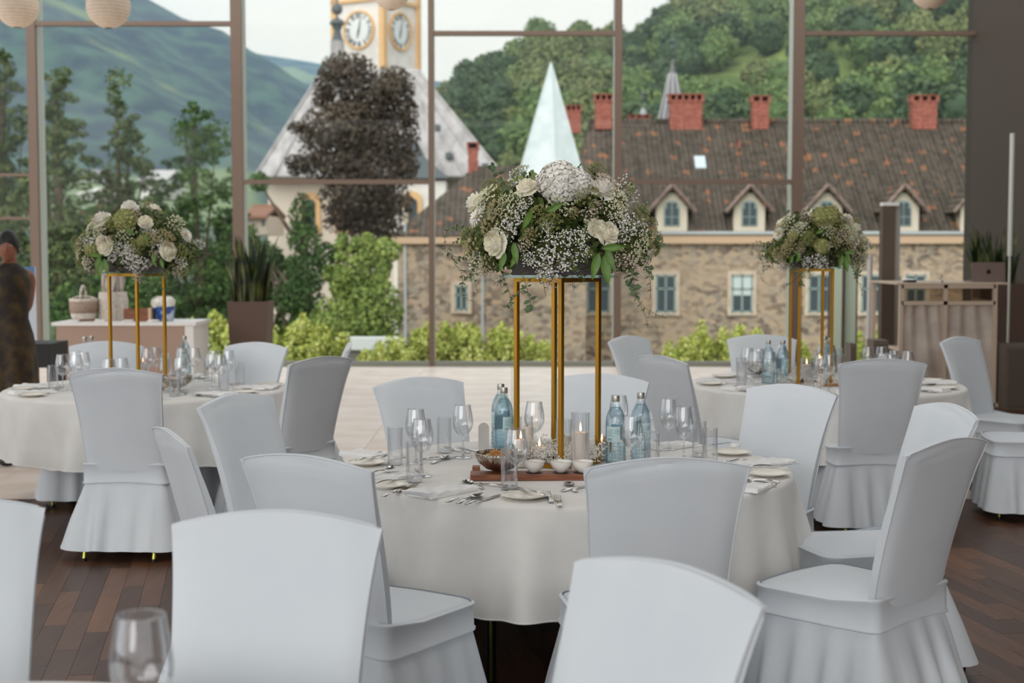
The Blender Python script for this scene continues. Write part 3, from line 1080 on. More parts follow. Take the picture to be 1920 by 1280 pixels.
# corner nearest the camera is at the origin; faces run away left and right
dl = Vector((-math.cos(th), math.sin(th), 0))
dr = Vector((math.sin(th), math.cos(th), 0))
M['towerwall'] = nmat('cream_tower_render', srgb(224, 216, 210), srgb(236, 230, 222), scale=1, rough=.9)
M['orange'] = mat('orange_painted_render', srgb(226, 182, 130), rough=.9)
M['dial'] = mat('white_clock_dial', srgb(232, 232, 230), rough=.6)
M['hands'] = mat('dark_clock_hands', srgb(70, 74, 74), rough=.6)
zt = D(700, -110, YT).z + 8
mid = (dl + dr) * (s / 2)
MB().box((mid.x, mid.y, zt / 2), (s, s, zt), rz=-th).build('tower_wall', M['towerwall'], ct)
for q in (Vector((0, 0, 0)), dl * s, dr * s, (dl + dr) * s):
    MB().box((q.x, q.y, zt / 2), (.5, .5, zt), rz=-th).build('pilaster', M['orange'], ct)
zc1 = D(700, -60, YT).z + 8
MB().box((mid.x, mid.y, zt + .2), (s + 1.2, s + 1.2, .5), rz=-th).box((mid.x, mid.y, D(0, -4, YT).z + 8), (s + .5, s + .5, .3), rz=-th).build('string_course', M['orange'], ct)
MB().lathe([(s * .78, zt + .4), (s * .6, zt + 2.2), (s * .3, zt + 3.4), (.1, zt + 6)], 8, c=(mid.x, mid.y, 0)).build('tower_roof', M['darkslate'], ct)
def numeral(i):
    return ['XII', 'I', 'II', 'III', 'IIII', 'V', 'VI', 'VII', 'VIII', 'IX', 'X', 'XI'][i]
def clock(origin, d, out, rad, zc):
    """clock face on the tower side running along d, facing out"""
    c = origin + d * (s * .48)
    f = thing('clock', '', '', (0, 0, 0)) if False else bpy.data.objects.new('clock', None)
    COL.objects.link(f)
    f.parent = ct
    f.location = (c.x + out.x * .08, c.y + out.y * .08, zc)
    # local frame: x = -d, z up, y = -out
    f.rotation_euler = (0, 0, math.atan2(-out.x, out.y) + PI)
    def ringm(r0, r1, y, dep):
        mb = MB()
        n = 40
        vs = []
        for (r, yy) in ((r0, y), (r1, y), (r1, y + dep), (r0, y + dep)):
            for i in range(n):
                g = 2 * PI * i / n
                vs.append((r * math.sin(g), yy, r * math.cos(g)))
        fs = []
        for k in range(4):
            for i in range(n):
                fs.append((k * n + i, k * n + (i + 1) % n, ((k + 1) % 4) * n + (i + 1) % n, ((k + 1) % 4) * n + i))
        mb.add(vs, fs)
        return mb
    ringm(rad, rad * 1.13, -.12, .2).build('clock_ring', M['orange'], f)
    MB().add([(rad * math.sin(2 * PI * i / 40), 0, rad * math.cos(2 * PI * i / 40)) for i in range(40)], [tuple(range(40))]).build('dial', M['dial'], f)
    nb = MB()
    for i in range(12):
        g = 2 * PI * i / 12
        txt = numeral(i)
        wd = .115 * rad / 1.1
        x = -(len(txt) - 1) / 2
        for j, chh in enumerate(txt):
            ox = (x + j) * wd * 1.3
            def bar(x0, z0, x1, z1, w=.085):
                p0 = Vector((x0, 0, z0)); p1 = Vector((x1, 0, z1))
                t = (p1 - p0).normalized(); n_ = Vector((t.z, 0, -t.x)) * w / 2
                qs = [p0 + n_, p1 + n_, p1 - n_, p0 - n_]
                rr = []
                for q in qs:
                    X, Z = q.x + ox, q.z + rad * .82
                    rr.append((X * math.cos(g) + Z * math.sin(g), -.03, -X * math.sin(g) + Z * math.cos(g)))
                nb.add(rr, [(0, 1, 2, 3)])
            hh = .16 * rad / 1.1
            if chh == 'I': bar(0, -hh, 0, hh)
            elif chh == 'V': bar(-wd * .45, hh, 0, -hh); bar(wd * .45, hh, 0, -hh)
            else: bar(-wd * .45, hh, wd * .45, -hh); bar(wd * .45, hh, -wd * .45, -hh)
    nb.build('numerals', M['hands'], f)
    hb = MB()
    for g, ln, w in ((R(12), .78, .07), (R(195), .5, .10)):
        p1 = Vector((math.sin(g) * ln * rad, -.06, math.cos(g) * ln * rad))
        n_ = Vector((math.cos(g), 0, -math.sin(g))) * w
        hb.add([Vector((0, -.06, 0)) + n_, p1 + n_ * .3, p1 - n_ * .3, Vector((0, -.06, 0)) - n_], [(0, 1, 2, 3)])
    hb.build('clock_hands', M['hands'], f)
    return f
zc = D(672, 52, YT).z + 8
ol = Vector((-math.sin(th), -math.cos(th), 0))
orr = Vector((math.cos(th), -math.sin(th), 0))
clock(Vector((0, 0, 0)), dl, ol, 1.46, zc)
clock(Vector((0, 0, 0)), dr, orr, 1.46, zc)

YN = 120.0
yo = 0
cc = thing('church', 'church nave with a huge steep pale grey slate roof', 'church', (D(700, 300, YN).x, YN, -8))
def N(px, py, Y=YN):
    v = D(px, py, Y)
    return Vector((v.x - cc.location.x, v.y - YN, v.z + 8))
mb = MB()
a1, a2 = N(478, 330, 114), N(945, 330, 114)
b1, b2 = N(602, 134, 121), N(786, 134, 121)
slab(mb, a1, a2, b2, b1, .3)
bk1, bk2 = N(478, 330, 114) + Vector((0, 18, 0)), N(945, 330, 114) + Vector((0, 18, 0))
mb.add([a1, b1, bk1], [(0, 1, 2)]).add([a2, bk2, b2], [(0, 1, 2)])
slab(mb, bk1, bk2, b2, b1, .3)
nr = mb.build('roof', M['slate'], cc)
seams = MB()
for i in range(14):
    t = i / 13
    p0 = a1.lerp(a2, t)
    p1 = b1.lerp(b2, t)
    seams.tube([p0 + Vector((0, -.15, 0)), p1 + Vector((0, -.15, 0))], .10, 4)
seams.build('roof_seams', M['slate'], nr)
for px, py in ((820, 240), (842, 292), (910, 312)):
    c = N(px, py, 115.2)
    MB().box((c.x, c.y, c.z), (.5, 1.4, .45)).build('vent_hood', M['darkslate'], nr)
w1, w2 = N(498, 333, 115.5), N(905, 333, 115.5)
MB().box(((w1.x + w2.x) / 2, 4, w1.z / 2), (w2.x - w1.x, 15, w1.z)).build('nave_wall', mat('pinkish_church_render', srgb(222, 206, 190), rough=.9), cc)
c1, c2, c3 = N(760, 262, 112.8), N(730, 334, 110.5), N(842, 334, 110.5)
mb = MB()
mb.add([c1, c2, c3, N(790, 262, 118), N(842, 334, 118)], [(0, 1, 2), (0, 2, 4, 3)])
mb.build('chapel_roof', M['darkslate'], cc)
MB().box(((c2.x + c3.x) / 2, -6.5, c2.z / 2 - .1), (c3.x - c2.x - .6, 5, c2.z - .2)).build('chapel_wall', M['towerwall'], cc)
for px, w in ((773, 34), (579, 38), (640, 30)):
    c = N(px, 400, 110.4 if px > 700 else 115.3)
    k = F / 111
    f = MB()
    prism(f, arch_pts(w / k, 80 / k), (c.x, -9.3 if px > 700 else -3.8, c.z - 1.6), .4)
    fo = f.build('window_surround', M['orange'], cc)
    f = MB()
    prism(f, arch_pts(w / k * .5, 62 / k), (c.x, -9.4 if px > 700 else -3.9, c.z - 1.4), .3)
    f.build('window', M['winglass'], cc)

# dark onion finial of a stair turret in front of the tower
YF = 119.0
kF = F / YF
fb = D(633, 130, YF)
ft = thing('turret_finial', 'dark metal turret finial with a ball beside the left clock', 'finial', (fb.x, fb.y, fb.z))
def zf(y): return (130 - y) / kF
MB().lathe([(13 / kF, zf(260)), (13 / kF, zf(78))], 12).build('turret_shaft', M['slate'], ft, smooth=R(40))
MB().lathe([(13 / kF, zf(80)), (9 / kF, zf(72)), (6 / kF, zf(60)), (10 / kF, zf(50)), (15 / kF, zf(46)), (11 / kF, zf(40)), (3 / kF, zf(36)), (2.5 / kF, zf(32))], 14).build('finial_cup', M['darkslate'], ft, smooth=R(50))
MB().sphere((0, 0, zf(20)), 10.5 / kF, 16, 10).build('finial_ball', M['darkslate'], ft, smooth=4)
MB().tube([(0, 0, zf(10)), (0, 0, zf(-30))], .1, 6).build('finial_rod', M['darkslate'], ft)

# ---------------------------------------------------------------- far houses
def house(px0, px1, py0, py1, Y, roofcol, label, wallcol=(226, 222, 216), nwin=3):
    a = D(px0, py1, Y); b = D(px1, py0, Y)
    w = b.x - a.x; h = b.z - a.z
    t = thing('house', label, 'house', ((a.x + b.x) / 2, Y, a.z))
    MB().box((0, 4, h * .33), (w, 8, h * .66)).build('wall', mat('house_render', srgb(*wallcol), rough=.9), t)
    mb = MB()
    slab(mb, (-w * .54, -.6, h * .64), (w * .54, -.6, h * .64), (w * .5, 4, h), (-w * .5, 4, h), .2)
    slab(mb, (-w * .54, 8.6, h * .64), (w * .54, 8.6, h * .64), (w * .5, 4, h), (-w * .5, 4, h), .2)
    mb.build('roof', mat('house_roof', srgb(*roofcol), rough=.9), t)
    for i in range(nwin):
        MB().box((-w * .35 + w * .7 * i / max(nwin - 1, 1), -.03, h * .4), (w * .1, .1, h * .2)).build('window', M['winglass'], t)
    return t
house(262, 312, 318, 372, 150, (196, 192, 190), 'white house gable between the two conifers')
house(150, 178, 318, 340, 170, (170, 166, 166), 'small white house with grey roof left of the slim pine', nwin=2)
house(150, 200, 352, 378, 120, (214, 210, 206), 'low white house beyond the broad pine', nwin=2)
house(152, 182, 386, 420, 110, (190, 110, 96), 'little house with red roof above the left flower arrangement', nwin=2)
house(455, 500, 385, 440, 105, (150, 110, 90), 'pale pink house right of the thick window post', (226, 206, 190), 2)

# ---------------------------------------------------------------- wooded hill on the right
def interp(x, pts):
    for (x0, y0), (x1, y1) in zip(pts[:-1], pts[1:]):
        if x <= x1:
            return y0 + (y1 - y0) * max(0.0, (x - x0)) / (x1 - x0)
    return pts[-1][1]
ridge = [(700, 330), (800, 235), (830, 200), (870, 160), (930, 130), (1000, 105), (1100, 95), (1170, 95), (1230, 85), (1290, 55), (1340, 40), (1420, 20), (1500, -30), (1700, -90), (1900, -120), (2300, -150)]
Y0h, Y1h = 135.0, 235.0
def hill(u, v):
    px = 700 + 1600 * u
    Y = Y0h + (Y1h - Y0h) * v
    zt_ = D(px, interp(px, ridge) + 12, Y1h).z
    zb_ = 2.0
    z = zb_ + (zt_ - zb_) * (v ** 0.92)
    # x of this column, straight in depth
    X = (px - 960) / F * 185.0
    return (X * (0.75 + 0.5 * v * 0 + 0.27 * v + 0.0) / 0.9, Y, z + 0.8 * math.sin(u * 37) * v)
hm = nmat('hill_meadow', srgb(92, 112, 58), srgb(138, 152, 84), scale=.12, rough=.95, bump=.5, bscale=2)
mb = MB().grid(hill, 64, 16)
hx = mb.build('hill', hm, smooth=4)
struct(hx)
def wood_mesh(kind, seed, n=1500, tall=1.0, sz=.34):
    r = random.Random(seed)
    bl = [(0, 0, 0.2, 2.6, 2.6, 2.6 * tall)]
    for i in range(9):
        a = r.uniform(0, 2 * PI)
        e = r.uniform(-.3, 1.0)
        q = 1.9
        bl.append((q * math.cos(a) * math.cos(e), q * math.sin(a) * math.cos(e), 0.3 + 2.1 * tall * math.sin(e), 1.5 * r.uniform(.7, 1.1), 1.5 * r.uniform(.7, 1.1), 1.4 * r.uniform(.7, 1.1)))
    return crown_mesh('foliage', L[kind], bl, n, sz, seed, shell=.55)
wm = {'hill': [wood_mesh('hill', 31), wood_mesh('hill', 32, tall=1.2)], 'hilld': [wood_mesh('hilld', 33), wood_mesh('hilld', 34, tall=1.35)], 'hillb': [wood_mesh('hillb', 35), wood_mesh('hillb', 36)]}
trunkm = MB().tube([(0, 0, -6), (0, 0, 0)], [.4, .2], 6).mesh('trunk', M['bark'])
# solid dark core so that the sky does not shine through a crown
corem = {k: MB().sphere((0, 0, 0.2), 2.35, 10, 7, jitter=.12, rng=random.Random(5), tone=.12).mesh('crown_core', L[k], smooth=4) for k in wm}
rh = random.Random(21)
cnt = 0
tries = 0
pl = []
while cnt < 290 and tries < 6000:
    tries += 1
    v = rh.random() ** 0.9
    u = rh.uniform(0.04, 0.86)
    x, y, z = hill(u, v)
    q = Vector((x, y, z - H))
    depth = q.y * CP - q.z * SP
    px = 960 + q.x / depth * F
    py = 640 - (q.z * CP + q.y * SP) / depth * F
    if px < 740 or px > 1880 or py < -60: continue
    # open meadow strip
    if 1240 < px < 1500 and 90 < py < 225:
        line = 235 - (px - 1240) * 0.55
        if abs(py - line) < 40 and rh.random() < .85: continue
    kd = rh.choices(['hill', 'hilld', 'hillb'], [5, 4, 2])[0]
    if 860 < px < 960: kd = 'hilld' if rh.random() < .7 else kd
    if 955 < px < 1150: kd = 'hillb' if rh.random() < .6 else 'hill'
    sc = rh.uniform(.65, 1.15) * (1.0 if py > 60 else 1.1)
    if any((x - a) ** 2 + (y - b) ** 2 < (2.0 * sc + 1.2) ** 2 * .75 for a, b in pl): continue
    pl.append((x, y))
    hz_ = 'left of the white pyramid roof' if px < 960 else 'behind the white pyramid roof' if px < 1110 else 'beside the pointed grey spire' if px < 1340 else 'above the slim chimney' if px < 1500 else 'above the right castle roof' if px < 1700 else 'beside the dark wall'
    vt_ = 'high' if py < 60 else 'halfway up' if py < 150 else 'low'
    lab = {'hill': 'green tree %s on the hill %s' % (vt_, hz_), 'hilld': 'dark green tree %s on the hill %s' % (vt_, hz_), 'hillb': 'olive green tree %s on the hill %s' % (vt_, hz_)}[kd]
    grp = {'hill': 'green trees of the hillside wood', 'hilld': 'dark trees of the hillside wood', 'hillb': 'olive trees of the hillside wood'}[kd]
    t = put(rh.choice(wm[kd]), 'leafy_tree', None, (x, y, z + 2.6 * sc), rot=(0, 0, rh.uniform(0, 6)), scale=sc)
    tag(t, lab, 'tree', grp)
    put(corem[kd], 'crown', t)
    put(trunkm, 'trunk', t)
    cnt += 1

# ---------------------------------------------------------------- mountains across the valley (left)
def mtn_mat(name, c1, c2, sc, lo, hi):
    return nmat(name, c1, c2, scale=sc, lo=lo, hi=hi, rough=1.0, detail=9, bump=.6, bscale=sc * 5)
r1 = [(-700, -420), (-300, -240), (-60, -150), (120, -90), (240, -30), (290, 0), (350, 34), (430, 60), (470, 92), (520, 118), (560, 150), (640, 185), (760, 210), (900, 235), (1200, 260)]
r2 = [(300, 200), (440, 90), (500, 103), (560, 112), (620, 122), (700, 135), (800, 150), (900, 160), (1200, 175), (2000, 200)]
rr_ = random.Random(3)
def mtn(rd, Ya, Yb, pa, pb, amp):
    ph = [rr_.uniform(0, 6) for _ in range(6)]
    def f(u, v):
        px = pa + (pb - pa) * u
        Y = Ya + (Yb - Ya) * v
        zt_ = D(px, interp(px, rd), Yb).z
        z0 = -60
        X = (px - 960) / F * (Ya + Yb) / 2 * (0.8 + .4 * v)
        X = (px - 960) / F * Y
        z = z0 + (zt_ - z0) * (v ** 1.05)
        wob = sum(math.sin(u * (9 + 11 * i) + v * (5 + 7 * i) + ph[i]) / (1 + i) for i in range(5))
        return (X, Y, z + amp * wob * math.sin(PI * min(v, 1)) )
    return f
mm = mtn_mat('mountain_forest', srgb(12, 30, 34), srgb(60, 88, 66), .035, .42, .60)
# meadows: a second, larger noise mixes grass in
n = mm.node_tree
p = n.nodes['Principled BSDF']
src = p.inputs['Base Color'].links[0].from_socket
t = n.nodes.new('ShaderNodeTexCoord')
z = n.nodes.new('ShaderNodeTexNoise')
mpn = n.nodes.new('ShaderNodeMapping'); mpn.inputs['Scale'].default_value = (.0042, .003, .012)
z.inputs['Scale'].default_value = 1.0; z.inputs['Detail'].default_value = 4
n.links.new(t.outputs['Object'], mpn.inputs['Vector']); n.links.new(mpn.outputs[0], z.inputs['Vector'])
rp = n.nodes.new('ShaderNodeValToRGB')
rp.color_ramp.elements[0].position = .60; rp.color_ramp.elements[1].position = .65
mx = n.nodes.new('ShaderNodeMix'); mx.data_type = 'RGBA'
n.links.new(z.outputs['Fac'], rp.inputs['Fac'])
n.links.new(rp.outputs['Color'], mx.inputs[0])
n.links.new(src, mx.inputs[6])
mx.inputs[7].default_value = srgb(112, 128, 74)
n.links.new(mx.outputs[2], p.inputs['Base Color'])
a = MB().grid(mtn(r1, 700, 1500, -700, 1300, 14), 80, 26).build('mountain', mm, smooth=4)
tag(a, kind='structure')
a = MB().grid(mtn(r2, 1700, 2900, 300, 2000, 18), 60, 16).build('mountain', mm, smooth=4)
tag(a, kind='structure')
# valley haze: a body of air between the town and the mountains
hz = bpy.data.materials.new('valley_haze')
hz.use_nodes = True
n = hz.node_tree
n.nodes.clear()
o = n.nodes.new('ShaderNodeOutputMaterial')
vs_ = n.nodes.new('ShaderNodeVolumeScatter')
vs_.inputs['Color'].default_value = (0.34, 0.60, 1.0, 1)
vs_.inputs['Density'].default_value = 0.00021
vs_.inputs['Anisotropy'].default_value = 0.0
n.links.new(vs_.outputs[0], o.inputs['Volume'])
hz2 = hz.copy()
hz2.name = 'near_haze'
hz2.node_tree.nodes['Volume Scatter'].inputs['Density'].default_value = 0.0007
hz2.node_tree.nodes['Volume Scatter'].inputs['Color'].default_value = (.8, .9, 1, 1)
h2_ = MB().box((0, 190, 60), (420, 170, 220)).build('haze', hz2)
tag(h2_, kind='stuff', label='thin haze in the air above the town and before the wooded hill', cat='haze')
hb_ = MB().box((-100, 1700, 180), (3000, 2700, 640)).build('haze', hz)
tag(hb_, kind='stuff', label='bluish haze hanging in the valley before the mountains', cat='haze')

# ================================================================ CHAIRS
def plan_pt(t, back=.205, front=.24, yb=-.215, yf=.25, rad=.07):
    """outline of the seat, t in 0..1, rounded trapezoid; returns x, y and outward normal"""
    pts = PLAN
    n = len(pts)
    f = t * n
    i = int(f) % n
    g = f - int(f)
    a, b = pts[i], pts[(i + 1) % n]
    return a[0] + (b[0] - a[0]) * g, a[1] + (b[1] - a[1]) * g
def make_plan(back=.215, front=.24, yb=-.215, yf=.25, rad=.055, bow=.025, N=96):
    c = [(-back, yb), (back, yb), (front, yf), (-front, yf)]
    pts = []
    for i in range(4):
        p0, p1, p2 = Vector((*c[i - 1], 0)), Vector((*c[i], 0)), Vector((*c[(i + 1) % 4], 0))
        r = rad if i > 1 else rad * .35
        a = p1 + (p0 - p1).normalized() * r
        b = p1 + (p2 - p1).normalized() * r
        for k in range(6):
            t = k / 5
            q = a.lerp(p1, t).lerp(p1.lerp(b, t), t)
            pts.append((q.x, q.y))
    # resample evenly
    L_ = [0]
    m = len(pts)
    for i in range(m):
        L_.append(L_[-1] + math.dist(pts[i], pts[(i + 1) % m]))
    out = []
    for j in range(N):
        s = L_[-1] * j / N
        i = max(k for k in range(m) if L_[k] <= s + 1e-9)
        g = (s - L_[i]) / max(L_[i + 1] - L_[i], 1e-9)
        a, b = pts[i], pts[(i + 1) % m]
        x, y = a[0] + (b[0] - a[0]) * g, a[1] + (b[1] - a[1]) * g
        if y > yf * .6:
            y += bow * (1 - (x / front) ** 2) * (y - yf * .6) / (yf * .4)
        out.append((x, y))
    return out
PLAN = make_plan()
def plan_n(i):
    n = len(PLAN)
    a, b = PLAN[(i - 1) % n], PLAN[(i + 1) % n]
    d = Vector((b[0] - a[0], b[1] - a[1], 0)).normalized()
    return Vector((d.y, -d.x, 0))

def back_top(u):
    return .977 + .034 * (1 - abs(u) ** 1.8)
def back_w(v):
    return .205 + .027 * v + .017 * v ** 5
def back_y(v):
    return -.206 - .050 * v - .089 * v ** 1.7

CHM = {}
def chair_meshes(var):
    r = random.Random(50 + var)
    # --- backrest: front and rear faces, rim
    nu, nv = 26, 56
    sg = r.choice((-1, 1))
    folds = [(sg * r.uniform(-.1, .5), r.uniform(.45, .8), .975 - .028 * q_ - r.uniform(0, .01), sg * r.uniform(-.035, -.01), r.uniform(.005, .009) / (1 + .4 * q_)) for q_ in range(3)]
    def surf(side):
        def f(a, b):
            u = a * 2 - 1
            v = b
            z0 = .457
            x = u * back_w(v)
            z = z0 + (back_top(u) - z0) * v
            th = (.022 + .008 * math.sin(PI * min(1, v * 1.2)) - .002 * v)
            cv = .022 * (u * u) * (1 - .2 * v)            # back slightly hollow towards the sitter
            y = back_y(v) + cv
            ed = (1 - abs(u) ** 10) * (1 - v ** 26)
            y += side * (th * (.45 + .55 * ed))
            # creases of the stretched cover under the top edge
            w = 0.0
            for (uc, ul, vc, sl, am) in folds:
                q = (v - vc - sl * (u - uc)) / .011
                w += am * math.exp(-q * q) * math.exp(-((u - uc) / ul) ** 2)
            y -= side * w * .8
            # slight pull towards the top corners
            y -= side * .004 * math.exp(-((abs(u) - .9) / .08) ** 2) * v ** 3
            return (x, y, z)
        return f
    mb = MB()
    fa = mb.grid(surf(-1), nu, nv)
    n1 = len(mb.v)
    mb.grid(surf(1), nu, nv)
    # flip front face winding and stitch rim
    k = nu * nv
    mb.f[k:] = [tuple(reversed(q)) for q in mb.f[k:]]
    W_ = nu + 1
    def idx(s, i, j): return s * n1 + j * W_ + i
    for i in range(nu):
        mb.f.append((idx(0, i + 1, nv), idx(1, i + 1, nv), idx(1, i, nv), idx(0, i, nv)))
        mb.f.append((idx(0, i, 0), idx(1, i, 0), idx(1, i + 1, 0), idx(0, i + 1, 0)))
    for j in range(nv):
        mb.f.append((idx(0, 0, j + 1), idx(1, 0, j + 1), idx(1, 0, j), idx(0, 0, j)))
        mb.f.append((idx(0, nu, j), idx(1, nu, j), idx(1, nu, j + 1), idx(0, nu, j + 1)))
    mb.t = [.5] * len(mb.f)
    back = mb.mesh('backrest', M['cover'], smooth=R(48))
    # piping seam round the back panel
    sm = MB()
    pts = []
    for j in range(0, nv + 1, 3):
        p = surf(-1)(0, j / nv); pts.append((p[0], p[1] - .001, p[2]))
    for i in range(1, nu):
        p = surf(-1)(i / nu, 1); pts.append((p[0], p[1] - .001, p[2]))
    for j in range(nv, -1, -3):
        p = surf(-1)(1, j / nv); pts.append((p[0], p[1] - .001, p[2]))
    sm.tube(pts, .0028, 5)
    seam = sm.mesh('seam', M['cover'], smooth=4)
    # --- seat pad
    N = len(PLAN)
    sp_ = MB()
    cx_, cy_ = 0, .02
    rings = [(1.0, .448), (1.0, .466), (.985, .474), (.9, .480), (.6, .486), (.25, .489)]
    vs, fs = [], []
    for (q, z) in rings:
        for i in range(N):
            x, y = PLAN[i]
            vs.append((cx_ + (x - cx_) * q, cy_ + (y - cy_) * q, z + r.uniform(-.0005, .0005)))
    vs.append((cx_, cy_, .489))
    for a in range(len(rings) - 1):
        for i in range(N):
            j = (i + 1) % N
            fs.append((a * N + i, a * N + j, (a + 1) * N + j, (a + 1) * N + i))
    a = len(rings) - 1
    for i in range(N):
        fs.append((a * N + i, a * N + (i + 1) % N, len(vs) - 1))
    sp_.add(vs, fs)
    seat = sp_.mesh('seat', M['cover'], smooth=R(60))
    # --- elastic band round the seat with its two seams
    def ring_mesh(levels, name, fold=0.0):
        m2 = MB()
        vs, fs = [], []
        for (o_, z) in levels:
            for i in range(N):
                x, y = PLAN[i]
                nn = plan_n(i)
                zz = z + (.022 * max(0, (-y - .05) / .17) if z > .44 else .014 * math.sin(PI * (x / .24 + 1) / 2) * (1 if y < -.1 else 0))
                vs.append((x + nn.x * o_, y + nn.y * o_, zz))
        for a in range(len(levels) - 1):
            for i in range(N):
                j = (i + 1) % N
                fs.append((a * N + j, a * N + i, (a + 1) * N + i, (a + 1) * N + j))
        m2.add(vs, fs)
        return m2
    band = ring_mesh([(.001, .478), (.011, .473), (.011, .467), (.005, .462), (.008, .43), (.009, .396), (.014, .392), (.014, .386), (.003, .380)], 'b').mesh('seat_band', M['cover'], smooth=R(60))
    # --- skirt with gathered folds
    nf = r.choice([15, 17, 16])
    ph = [r.uniform(0, 6.28) for _ in range(5)]
    NS = 240
    m3 = MB()
    rows = 10
    vs, fs = [], []
    for j in range(rows + 1):
        t = j / rows
        z = .382 - (.382 - .055) * t
        for i in range(NS):
            s_ = i / NS * N
            i0 = int(s_) % N
            g = s_ - int(s_)
            x = PLAN[i0][0] * (1 - g) + PLAN[(i0 + 1) % N][0] * g
            y = PLAN[i0][1] * (1 - g) + PLAN[(i0 + 1) % N][1] * g
            n0, n1_ = plan_n(i0), plan_n((i0 + 1) % N)
            nn = (n0 * (1 - g) + n1_ * g).normalized()
            a = 2 * PI * i / NS
            wave = math.sin(nf * a + ph[0] + .9 * math.sin(2 * a + ph[1]) + .5 * math.sin(5 * a + ph[3])) * (.7 + .3 * math.sin(3 * a + ph[2]))
            wave = math.copysign(abs(wave) ** .8, wave)
            rear_ = max(0.0, -nn.y); sid_ = abs(nn.x)
            o_ = .003 + ((.042 + .085 * rear_ + .034 * sid_) * t ** .95) + wave * .021 * min(1, t * 1.7 + .06) * (.6 + .4 * t)
            vs.append((x + nn.x * o_, y + nn.y * o_, z + (wave * .006 if j == rows else 0) + (0.014 * math.sin(PI * (x / .24 + 1) / 2) * (1 - t) if y < -.1 else 0)))
    for j in range(rows):
        for i in range(NS):
            k2 = (i + 1) % NS
            fs.append((j * NS + k2, j * NS + i, (j + 1) * NS + i, (j + 1) * NS + k2))
    m3.add(vs, fs)
    skirt = m3.mesh('skirt', M['cover'], smooth=4)
    return back, seam, seat, band, skirt
legm = MB().tube([(0, 0, .012), (0, 0, .37)], .011, 10).mesh('leg', M['chrome'], smooth=R(60))
leg2 = MB().tube([(0, 0, .012), (0, .12, .37)], .011, 10).mesh('leg', M['chrome'], smooth=R(60))
footm = MB().lathe([(.013, 0), (.014, .014), (.011, .016)], 10).mesh('foot', M['darkmetal'], smooth=R(60))
CHAIRV = [chair_meshes(v) for v in range(4)]
crr = random.Random(11)
def chair(cx_, cy_, nx_, ny_, label, group=None, var=None, from_top=True):
    n = Vector((nx_, ny_, 0)).normalized()
    o = Vector((cx_, cy_, 0)) + (n * .335 if from_top else Vector((0, 0, 0)))
    t = thing('covered_chair', label, 'chair', (o.x, o.y, 0), math.atan2(-n.x, n.y), group)
    v = CHAIRV[crr.randrange(4) if var is None else var]
    b = put(v[0], 'backrest', t)
    put(v[1], 'seam', b)
    s = put(v[2], 'seat', t)
    put(v[3], 'seat_band', t)
    put(v[4], 'skirt', t)
    for x, y in ((-.185, -.32), (.185, -.32), (.20, .22), (-.20, .22)):
        l = put(leg2 if y < 0 else legm, 'leg', t, (x, y, 0))
        put(footm, 'foot', l)
    return t
def chair_px(a, b, label, face=1, group=None, var=None):
    """a, b = pixels of the top corners of the backrest (left, right); face=1: we look at its rear"""
    A, B = P(a[0], a[1], .975), P(b[0], b[1], .975)
    d = (B - A).normalized()
    n = Vector((-d.y, d.x, 0)) * face
    c = (A + B) / 2
    return chair(c.x, c.y, n.x, n.y, label, group, var)

TC = (0.23, 5.66)      # centre table
TL = (-2.30, 8.93)     # left table
TR = (2.04, 9.20)      # right table
TN = (-0.95, 1.95)     # table by the camera

chair_px((328, 984), (716, 992), 'covered chair at the bottom left of centre showing its whole wide backrest', -1, var=0)
chair_px((1087, 1052), (1440, 1140), 'covered chair nearest the camera at bottom right of centre', -1, var=1)
chair(-1.40, 3.43, .25, -1, 'covered chair cut off by the bottom left corner of the picture', var=2)
A, B = P(1092, 878, .975), P(1412, 880, .975)
chair((A.x + B.x) / 2, (A.y + B.y) / 2, -.10, 1, 'covered chair with its back to us at the front right of the centre table', var=3)
chair_px((1693, 858), (1858, 828), 'covered chair at the far right of the foreground seen from the side', 1, var=1)
chair_px((452, 862), (693, 886), 'covered chair at the front left of the centre table', 1, var=2)
chair_px((371, 766), (506, 745), 'covered chair angled left of the centre table with a leaning back', -1, var=0)
chair_px((275, 802), (362, 846), 'narrow looking covered chair seen edge-on between the left and centre tables', 1, var=1)
chair_px((127, 702), (303, 703), 'covered chair before the left table showing back, skirt and one leg', 1, var=3)
chair(-3.02, 7.25, .6, .8, 'covered chair at the left edge of the picture of which skirt and seat show', from_top=False)
chair_px((131, 650), (270, 650), 'covered chair behind the left table in front of the gift counter', -1)
chair_px((556, 684), (650, 676), 'dark faced covered chair at the right of the left table', 1, var=0)
chair(-1.07, 9.28, -1, -.12, 'covered chair seen from its side beyond the dark faced chair', var=2)
chair_px((428, 650), (536, 654), 'covered chair before the tall brown planter', -1)
chair_px((689, 728), (875, 716), 'covered chair behind the centre table left of the bottles', -1, var=1)
chair_px((1035, 712), (1218, 718), 'covered chair behind the gold poles of the centre table', -1, var=3)
chair_px((1187, 672), (1292, 684), 'brown shaded covered chair between centre and right table', 1, var=0)
chair_px((1143, 642), (1212, 636), 'covered chair partly hidden behind the brown shaded one', -1)
chair_px((1366, 637), (1490, 637), 'covered chair behind the right table near the blue bottles', -1)
chair_px((1573, 684), (1737, 684), 'covered chair before the right table with its back to us', 1, var=2)
chair_px((1397, 728), (1580, 745), 'covered chair at the right side of the centre table', -1, var=0)
chair_px((1722, 762), (1835, 788), 'covered chair half hidden behind the far right foreground chair', -1, var=3)
chair_px((1747, 645), (1848, 637), 'covered chair in front of the fabric bar', -1)
chair(3.18, 8.62, -1, .15, 'covered chair at the right edge of the picture with skirt showing', from_top=False)

